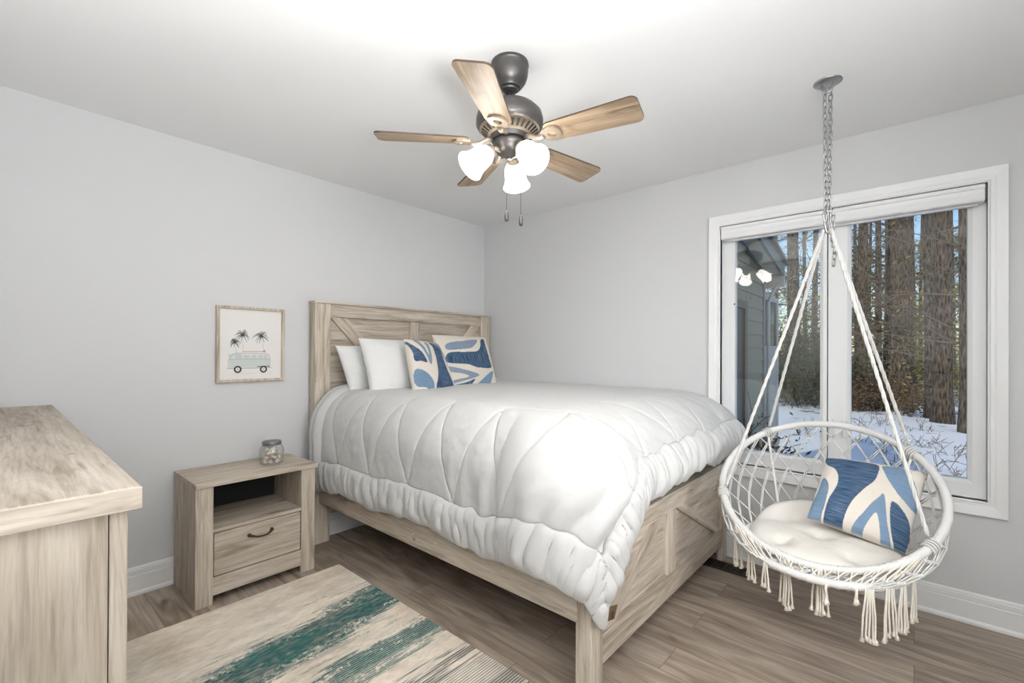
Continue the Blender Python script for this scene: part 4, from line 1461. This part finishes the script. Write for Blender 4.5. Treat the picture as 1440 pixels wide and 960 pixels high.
# ------------------------------------------------------------ outdoors
GZ = -0.15
def snow_mat():
    m, nt, p, out = new_mat('snow_with_leaf_litter')
    L = nt.links
    tc = N(nt, 'ShaderNodeTexCoord')
    n1 = N(nt, 'ShaderNodeTexNoise'); n1.inputs['Scale'].default_value = .9; n1.inputs['Detail'].default_value = 8; n1.inputs['Roughness'].default_value = .65
    L.new(tc.outputs['Object'], n1.inputs['Vector'])
    sep = N(nt, 'ShaderNodeSeparateXYZ'); L.new(tc.outputs['Object'], sep.inputs[0])
    mr = N(nt, 'ShaderNodeMapRange')
    mr.inputs['From Min'].default_value = 8.0; mr.inputs['From Max'].default_value = 24.0
    mr.inputs['To Min'].default_value = -.13; mr.inputs['To Max'].default_value = .10
    L.new(sep.outputs['X'], mr.inputs[0])
    ad = N(nt, 'ShaderNodeMath', operation='ADD'); L.new(n1.outputs['Fac'], ad.inputs[0]); L.new(mr.outputs[0], ad.inputs[1])
    r = N(nt, 'ShaderNodeValToRGB')
    r.color_ramp.elements[0].position = .52; r.color_ramp.elements[0].color = (.80, .83, .88, 1)
    r.color_ramp.elements[1].position = .58; r.color_ramp.elements[1].color = (.14, .095, .06, 1)
    L.new(ad.outputs[0], r.inputs[0])
    L.new(r.outputs[0], p.inputs['Base Color'])
    p.inputs['Roughness'].default_value = .8
    b = N(nt, 'ShaderNodeBump'); b.inputs['Strength'].default_value = .6; b.inputs['Distance'].default_value = .06
    L.new(n1.outputs['Fac'], b.inputs['Height']); L.new(b.outputs[0], p.inputs['Normal'])
    return m
xs = np.linspace(XW+T+.01, 70, 150); ys = np.linspace(-40, 40, 150)
X, Y = np.meshgrid(xs, ys, indexing='ij')
Z = GZ+.05*fbm(X*.6, Y*.6, 3)*sstep(3.5, 6, X)+.015*np.clip(X-14, 0, None)
g = obj('ground', grid_mesh('ground', np.stack([X, Y, Z], -1)), snow_mat())
g['kind'] = 'structure'

def bark(name, c0, c1):
    m, nt, p, out = new_mat(name)
    L = nt.links
    tc = N(nt, 'ShaderNodeTexCoord')
    mp = N(nt, 'ShaderNodeMapping'); mp.inputs['Scale'].default_value = (26, 26, 6)
    L.new(tc.outputs['Object'], mp.inputs['Vector'])
    n1 = N(nt, 'ShaderNodeTexVoronoi'); n1.inputs['Scale'].default_value = 1.0
    L.new(mp.outputs[0], n1.inputs['Vector'])
    n2 = N(nt, 'ShaderNodeTexNoise'); n2.inputs['Scale'].default_value = 1.6; n2.inputs['Detail'].default_value = 6
    L.new(mp.outputs[0], n2.inputs['Vector'])
    mu = N(nt, 'ShaderNodeMath', operation='MULTIPLY'); L.new(n1.outputs['Distance'], mu.inputs[0]); L.new(n2.outputs['Fac'], mu.inputs[1])
    r = N(nt, 'ShaderNodeValToRGB')
    r.color_ramp.elements[0].position = .05; r.color_ramp.elements[0].color = (*c0, 1)
    r.color_ramp.elements[1].position = .62; r.color_ramp.elements[1].color = (*c1, 1)
    L.new(mu.outputs[0], r.inputs[0]); L.new(r.outputs[0], p.inputs['Base Color'])
    p.inputs['Roughness'].default_value = .95
    b = N(nt, 'ShaderNodeBump'); b.inputs['Strength'].default_value = .8; b.inputs['Distance'].default_value = .03
    L.new(mu.outputs[0], b.inputs['Height']); L.new(b.outputs[0], p.inputs['Normal'])
    return m
M_bark = bark('pine_bark', (.018, .013, .010), (.235, .185, .135))
M_bark2 = bark('grey_bark', (.025, .02, .016), (.22, .19, .15))
M_twig = plain('twigs', (.16, .12, .085), .95, var=.3, bscale=5)
M_leaf = [plain('evergreen_leaves', (.055, .065, .03), .8, var=.5, bscale=2.5), plain('yellow_green_leaves', (.27, .25, .09), .8, var=.5, bscale=3), plain('dry_brown_leaves', (.125, .085, .05), .9, var=.5, bscale=3)]
def twig_tree(m, p, d, L_, r, depth, rnd):
    p = Vector(p); d = Vector(d).normalized()
    pts = [p]; q = p.copy(); dd = d.copy()
    k = 5
    for i in range(k):
        dd = (dd+Vector((rnd.uniform(-.25, .25), rnd.uniform(-.25, .25), rnd.uniform(-.22, .22)))).normalized()
        q = q+dd*L_/k
        pts.append(q.copy())
    m.tube(pts, [max(.003, r*(1-.75*i/k)) for i in range(k+1)], 4 if depth < 2 else 5, cap=False)
    if depth > 0:
        for j in range(4):
            s = pts[rnd.randint(1, k)]
            nd = (dd+Vector((rnd.uniform(-1, 1), rnd.uniform(-1, 1), rnd.uniform(-.7, .7)))).normalized()
            twig_tree(m, s, nd, L_*rnd.uniform(.4, .65), r*.5, depth-1, rnd)
    return pts
def leaf_cloud(centres, n, size, rnd):
    m = MB()
    for i in range(n):
        c, R_ = centres[rnd.randrange(len(centres))]
        v = Vector((rnd.gauss(0, 1), rnd.gauss(0, 1), rnd.gauss(0, .8)))*R_*.5
        p = Vector(c)+v
        a = Vector((rnd.uniform(-1, 1), rnd.uniform(-1, 1), rnd.uniform(-1, 1))).normalized()
        b = a.orthogonal().normalized()
        s = size*rnd.uniform(.5, 1.3)
        vs = [m.bm.verts.new(p+a*s), m.bm.verts.new(p+b*s*.35), m.bm.verts.new(p-a*s), m.bm.verts.new(p-b*s*.35)]
        m.bm.faces.new(vs)
    return m
def pol(az, dist):
    a = math.radians(az)
    return (math.sin(a)*dist, math.cos(a)*dist)
def gz(x, y):
    return GZ-.03+.015*max(x-14, 0)
def tree(az, dist, dia, label, mat_=M_bark, height=11.0, nb=12, leaves=0, lk_=0, lean=0.0, seed=0, zmin=1.2, group=None, name='tree', lsize=.07):
    rnd = random.Random(seed)
    x, y = pol(az, dist)
    z0 = gz(x, y)
    t = thing(name, label, 'tree', (x, y, z0), group)
    pts = []; rad = []
    for k in range(15):
        f = k/14
        z = z0-.1+height*f
        pts.append((x+lean*f*height+.06*math.sin(f*5+seed), y+.05*math.sin(f*4+seed*2), z))
        rad.append(dia/2*(1-.55*f)*(1+.35*math.exp(-f*height/.35)))
    obj('trunk', MB().tube(pts, rad, 14), mat_, t)
    m = MB(); tips = []
    for k in range(nb):
        f = rnd.uniform(zmin/height, .55 if height > 8 else .9)
        i = min(13, int(f*14))
        p = Vector(pts[i]).lerp(Vector(pts[i+1]), f*14-i)
        a = rnd.uniform(0, 2*PI)
        d = Vector((math.cos(a), math.sin(a), rnd.uniform(-.15, .35)))
        pp = twig_tree(m, p, d, rnd.uniform(1.0, 2.6), max(.010, dia*.06), 2, rnd)
        tips += [(q, .55) for q in pp[2:]]
    if nb:
        obj('branches', m, M_twig, t)
    if leaves:
        obj('foliage', leaf_cloud(tips if tips else [(Vector(pts[7]), 1.0)], leaves, lsize, rnd), M_leaf[lk_], t)
    return t
tree(88.95, 17.0, .70, 'thickest pine trunk in the middle of the right window pane', nb=30, seed=1, height=14)
tree(91.75, 12.7, .31, 'pine trunk standing right of the thickest one outside the window', nb=26, seed=2, height=12)
tree(91.0, 13.6, .22, 'slim trunk pressed against the left side of the right hand pine', M_bark2, nb=8, seed=12, height=11)
tree(93.75, 11.6, .30, 'pine trunk at the right edge of the right window pane', nb=22, seed=3, height=12)
tree(86.15, 15.6, .28, 'pine trunk near the centre mullion in the right window pane', nb=12, seed=4, height=12, leaves=300, lk_=1)
tree(87.2, 19.0, .20, 'slender leaning trunk left of the thickest pine outside', M_bark2, nb=12, seed=5, height=13, lean=.01)
tree(80.3, 17.5, .42, 'forked grey tree seen through the left window pane', M_bark2, nb=22, seed=6, height=12, leaves=900, lk_=1)
tree(82.2, 22.0, .25, 'bare tree beside the centre mullion in the left pane', M_bark2, nb=16, seed=7, height=12, leaves=500, lk_=1)
back = [(78.6, 30, 1), (81.3, 28, 0), (83.3, 33, 1), (84.6, 27, 0), (85.6, 31, 1), (86.7, 34, 2), (87.9, 29, 0), (89.9, 28, 1), (90.5, 36, 2), (91.3, 30, 0), (92.5, 26, 1), (93.4, 33, 1), (94.8, 30, 0), (76.9, 34, 1)]
for i, (az, d_, k_) in enumerate(back):
    tree(az, d_, .22, 'distant bare woodland tree with thin dry foliage beyond the snow', M_bark2, height=12, nb=11, leaves=650, lk_=k_, seed=30+i, zmin=2.0, group='far woodland trees', lsize=.12)
def bush(az, dist, w_, h_, label, k_, n, seed, size=.05, group=None, name='bush'):
    rnd = random.Random(seed)
    x, y = pol(az, dist)
    t = thing(name, label, 'bush', (x, y, gz(x, y)), group)
    m = MB(); tips = []
    for k in range(14):
        a = rnd.uniform(0, 2*PI)
        d = Vector((math.cos(a)*w_*.6, math.sin(a)*w_*.6, h_))
        pp = twig_tree(m, (x+rnd.uniform(-w_, w_)*.45, y+rnd.uniform(-w_, w_)*.45, gz(x, y)), d, h_*rnd.uniform(.6, 1.05), .012, 1, rnd)
        tips += [(q, h_*.35) for q in pp[1:]]
    obj('stems', m, M_twig, t)
    obj('leaves', leaf_cloud(tips, n, size, rnd), M_leaf[k_], t)
bush(80.6, 15.0, 1.6, 2.1, 'dense dark evergreen thicket behind the left window pane', 0, 5200, 50, .06)
bush(82.6, 16.5, 1.5, 1.8, 'dark evergreen bush behind the centre mullion', 0, 3800, 51, .06)
bush(78.7, 17.5, 1.4, 1.9, 'dark bush beside the white half glass door', 0, 3600, 58, .06)
bush(85.6, 15.5, 1.4, 1.0, 'brown undergrowth at the foot of the pine nearest the mullion', 2, 3200, 52)
bush(87.2, 14.4, 1.3, .75, 'low brown brush left of the thickest pine', 2, 2600, 53)
bush(90.3, 19.0, 1.2, 2.2, 'golden leafed shrub between the two large pines', 1, 2600, 54)
bush(92.6, 17.0, 1.2, 2.4, 'yellow green shrub behind the right hand pines', 1, 2600, 55)
bush(84.4, 19.0, 1.4, 2.0, 'shadowy shrub beyond the mullion', 0, 3000, 56)
bush(88.4, 24.0, 1.8, 2.4, 'leafy shrub far behind the thickest pine', 1, 2600, 57)
tw_ = [(86.4, 9.2), (87.6, 8.4), (88.7, 9.0), (89.6, 8.0), (90.4, 9.4), (91.4, 7.6), (92.2, 8.8), (90.0, 6.6), (88.0, 7.0), (92.9, 7.2), (81.0, 9.5), (86.0, 11.0), (87.5, 11.5), (89.2, 11.0), (90.8, 11.2)]
for i, (az, d_) in enumerate(tw_):
    rnd = random.Random(80+i)
    x, y = pol(az, d_)
    m = MB()
    for k in range(5):
        twig_tree(m, (x+rnd.uniform(-.12, .12), y+rnd.uniform(-.12, .12), gz(x, y)), (rnd.uniform(-.8, .8), rnd.uniform(-.8, .8), 1), rnd.uniform(.12, .32), .0035, 1, rnd)
    tag(obj('dry_weed', m, M_twig, None, (x, y, gz(x, y))), 'dry brown weed stalks poking up through the snow', 'weed', 'weeds in the snow')

# neighbouring wing of the house, left of the window
hw_ = thing('house_wing', 'grey sided house wing with dark door and sloped eave outside the left pane', 'house', (5.2, 1.6, GZ))
M_side = plain('grey_vinyl_siding', (.235, .235, .19), .6, bump=.1, bscale=90)
M_soff = plain('beige_soffit', (.56, .51, .42), .7)
M_gut = plain('dark_green_grey_gutter', (.10, .14, .14), .45)
m = MB()
z = GZ-.3
zroof = lambda x: 2.43-.208*(x-4.99)
while z < 2.9:
    zt_ = min(z+.148, 2.86)
    # each clapboard leans out at its foot; the course stops at the sloping roof line
    xe = 6.005
    xr = 4.99+(2.43-(zt_+.0))/.208
    xe2 = min(xe, xr+.10)
    if xe2 > 3.3:
        m.prism([(3.215, 1.336, z), (3.215, 1.350, z), (3.215, 1.350, zt_), (3.215, 1.348, zt_)], (xe2-3.215, 0, 0))
    z += .148
m.box(3.215, 6.0, 1.352, 1.47, GZ-.3, 2.2)
obj('siding_wall', m, M_side, hw_)
obj('corner_board', MB().box(5.99, 6.05, 1.325, 1.47, GZ-.3, 2.20), plain('grey_corner_board', (.26, .27, .26), .6), hw_)
def slab(xa, xb, ya, yb, dz0, dz1):
    return MB().hexa([(xa, ya, zroof(xa)+dz0), (xb, ya, zroof(xb)+dz0), (xb, yb, zroof(xb)+dz0), (xa, yb, zroof(xa)+dz0), (xa, ya, zroof(xa)+dz1), (xb, ya, zroof(xb)+dz1), (xb, yb, zroof(xb)+dz1), (xa, yb, zroof(xa)+dz1)])
obj('soffit', slab(3.22, 6.10, 1.17, 1.60, 0, .02), M_soff, hw_)
obj('frieze', slab(3.22, 6.0, 1.322, 1.338, -.035, 0), M_gut, hw_)
obj('fascia', slab(3.22, 6.12, 1.14, 1.17, -.03, .10), M_gut, hw_)
obj('roof', slab(3.22, 6.16, 1.10, 1.70, .10, .14), plain('grey_shingles', (.12, .12, .12), .9), hw_)
obj('eave_board', MB().box(6.10, 6.125, 1.14, 1.60, zroof(6.1)-.16, zroof(6.1)+.10), M_soff, hw_)
obj('downspout', MB().tube([(6.12, 1.20, 2.10), (6.10, 1.27, 1.96), (6.075, 1.30, 1.86), (6.075, 1.30, GZ)], .02, 8), plain('white_downspout', (.40, .42, .43), .5), hw_)
dd_ = obj('door', MB().box(4.30, 5.10, 1.318, 1.334, GZ, 1.72), plain('dark_door_paint', (.045, .05, .06), .35), hw_)
obj('door_frame', MB().box(4.22, 4.30, 1.300, 1.345, GZ, 1.80).box(5.10, 5.19, 1.300, 1.345, GZ, 1.80).box(4.30, 5.10, 1.300, 1.345, 1.72, 1.80), plain('brown_door_frame', (.16, .13, .10), .6), dd_)
M_wd = plain('white_door_paint', (.33, .35, .36), .5)
wd = obj('side_door', MB().box(6.10, 6.17, 1.385, 1.425, GZ-.02, 2.0).box(6.94, 7.06, 1.385, 1.425, GZ-.02, 2.0).box(6.17, 6.94, 1.385, 1.425, 1.93, 2.0).box(6.17, 6.94, 1.388, 1.425, GZ-.02, 1.36).box(6.30, 6.80, 1.378, 1.39, .75, 1.22, .01).box(6.30, 6.80, 1.378, 1.39, .05, .65, .01), M_wd, hw_)
obj('door_pane', MB().box(6.17, 6.94, 1.40, 1.41, 1.36, 1.93), plain('dark_door_glass', (.03, .035, .03), .08), wd)
bush(76.3, 4.55, .30, .75, 'dark shrub against the house wing under the left pane', 0, 1600, 60, .03)

for me in bpy.data.meshes:
    if me.name.startswith(('motor', 'canopy', 'lid', 'handle')):
        smooth_by_angle(me, 35)
